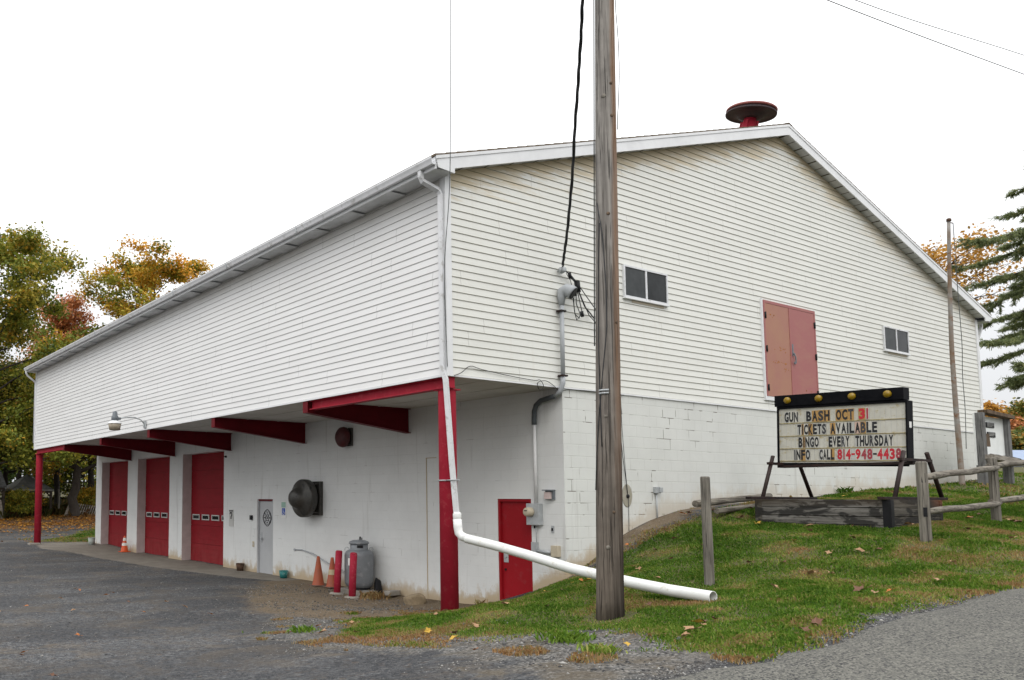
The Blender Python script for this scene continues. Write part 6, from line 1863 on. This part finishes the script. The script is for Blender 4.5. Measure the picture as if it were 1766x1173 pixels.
pebbles('gravel', 12000, 81, road_edge, .004, .012, M['stone'], 'loose grey gravel along the road edge')
def lot_specks(r, n):
    x = r.uniform(-9, 2.3, n); y = r.uniform(-4.5, 22, n)
    k = (sdist(x, y, LAWN) < -.1) & (r.rand(n) < .25 + .75 * (vnoise(x, y, .8, 71) > .5)) & (sdist(x, y, APRON) < .1)
    return x[k], y[k]
pebbles('gravel', 26000, 82, lot_specks, .004, .012, M['stone'], 'scattered small stones on the paved lot')

# fallen leaves
def leaf_mesh(seed):
    r = random.Random(seed)
    mb = MB()
    n = 10
    rim = []
    for k in range(n):
        a = 2 * math.pi * k / n
        rr = (1.0 if k % 2 == 0 else .55) * r.uniform(.8, 1.1)
        rim.append((rr * math.cos(a), rr * .8 * math.sin(a), .30 * abs(math.sin(a)) + r.uniform(-.08, .12)))
    for k in range(n): mb.quad([(0, 0, 0.02), rim[k], rim[(k + 1) % n]])
    mb.bar((-.9, 0, .1), (-1.5, .05, .2), .06, .04)
    return mb
LC = {'orange': mat('orange fallen leaf', (.42, .16, .03), (.36, .11, .03), 9, .7), 'tan': mat('tan fallen leaf', (.36, .22, .12), (.28, .16, .085), 9, .7),
      'brown': mat('brown fallen leaf', (.11, .05, .03), (.16, .08, .045), 9, .7), 'yellow': mat('yellow fallen leaf', (.46, .30, .04), (.40, .24, .035), 9, .7)}
protos = {}
lr = np.random.RandomState(90)
def put_leaf(kind, x, y, s):
    key = (kind, lr.randint(0, 3))
    if key not in protos:
        o = leaf_mesh(hash(key[1]) + len(protos) * 7).build('fallen_leaf', LC[kind], None, fix=False)
        protos[key] = o
    else:
        o = protos[key].copy(); C.objects.link(o)
    o.location = (x, y, float(ground_z(np.array([x]), np.array([y]))[0]) + .03 + s * .1)
    o.rotation_euler = (lr.uniform(-.4, .4), lr.uniform(-.4, .4), lr.uniform(0, 6.28))
    o.scale = (s, s, s)
    tag(o, 'curled %s fallen leaf lying on the lawn or lot' % kind, 'leaf', '%s fallen leaves' % kind)
cnt = 0
while cnt < 105:
    x, y = lr.uniform(-3.0, 11), lr.uniform(-5.6, .6)
    if sdist(np.array([x]), np.array([y]), LAWN)[0] < -.3 or (bx0 < x < bx1 and by0 < y < by1): continue
    if lr.rand() > (1.0 if x < 0 else .6): continue
    put_leaf(['tan', 'tan', 'brown', 'orange', 'brown', 'yellow'][lr.randint(0, 6)], x, y, lr.uniform(.042, .085)); cnt += 1
for k in range(26):
    put_leaf(['tan', 'orange', 'brown'][lr.randint(0, 3)], lr.uniform(-7.5, -2.4), lr.uniform(-4, 9), lr.uniform(.035, .06))

# leaf litter beyond the lot
r = np.random.RandomState(91)
n = 52000
x = r.uniform(-10, 16, n); y = r.uniform(25, 43, n)
sd = sdist(x, y, LITTER)
k = (r.rand(n) < np.clip(.06 + (sd + 2.2) * .30, .015, 1) * np.where(vnoise(x, y, .8, 92) > .42, 1, .35)) & ~((x > OV) & (x < WD) & (y < LN)) & (y > 24.5)
x, y = x[k], y[k]
c = np.stack([x, y, ground_z(x, y) + .05], 1)
v = leaf_quads(c, .14, r, 2.0)
v[:, 2] = np.repeat(c[:, 2], 4) + (v[:, 2] - np.repeat(c[:, 2], 4)) * .35
LIT = mat_leaf('litter leaves', [(0, (.11, .045, .014)), (.4, (.34, .14, .024)), (.75, (.52, .25, .035)), (1, (.6, .36, .07))], .1)
o = np_mesh('leaf_litter', v, np.arange(len(v)), 4, LIT, {'tint': np.repeat(np.clip(.5 + .25 * r.randn(len(x)), 0, 1), 4)})
o['kind'] = 'stuff'; o['label'] = 'orange and brown leaf litter beyond the lot'; o['category'] = 'leaves'
# dry weeds by the tank and stray tufts
r = np.random.RandomState(95)
def weed(x, y, label, n, h, tint_, seed, spread=.14):
    r = np.random.RandomState(seed)
    zz = float(ground_z(np.array([x]), np.array([y]))[0])
    a = r.uniform(0, 6.28, n); hh = h * r.uniform(.4, 1, n)
    bx = x + r.randn(n) * spread * .5; by = y + r.randn(n) * spread * .5
    d = np.stack([np.cos(a), np.sin(a), np.zeros(n)], 1)
    b0 = np.stack([bx, by, np.full(n, zz - .01)], 1)
    s = np.stack([-np.sin(a), np.cos(a), np.zeros(n)], 1) * .006
    tp = b0 + d * (hh * .6)[:, None] + np.array([0, 0, 1.0]) * hh[:, None] * .8
    md = b0 + d * (hh * .25)[:, None] + np.array([0, 0, 1.0]) * hh[:, None] * .55
    v = np.stack([b0 - s, b0 + s, md + s * 1.4, tp, md - s * 1.4], 1).reshape(-1, 3)
    o = np_mesh('weed', v, np.arange(len(v)), 5, M['blade'], {'tint': np.repeat(np.clip(tint_ + .1 * r.randn(n), 0, 1), 5)})
    return tag(o, label, 'weed')
weed(2.05, 4.45, 'dry orange weeds on the dirt in front of the propane tank', 160, .22, .95, 1, .3)
weed(2.45, 1.75, 'dry straw weed at the foot of the red service door', 26, .2, .80, 2, .1)
weed(-2.6, .2, 'green weed tuft in the gravel at the left of the lawn', 120, .13, .35, 3, .18)
weed(-2.15, -3.9, 'green weed tuft in the gravel close to the road', 200, .15, .38, 4, .24)
weed(-2.6, -4.6, 'yellow green weed tuft at the very front of the gravel', 120, .12, .55, 5, .16)
weed(12.0, -.12, 'dark weeds at the foot of the block wall behind the sign', 60, .22, .1, 6, .16)
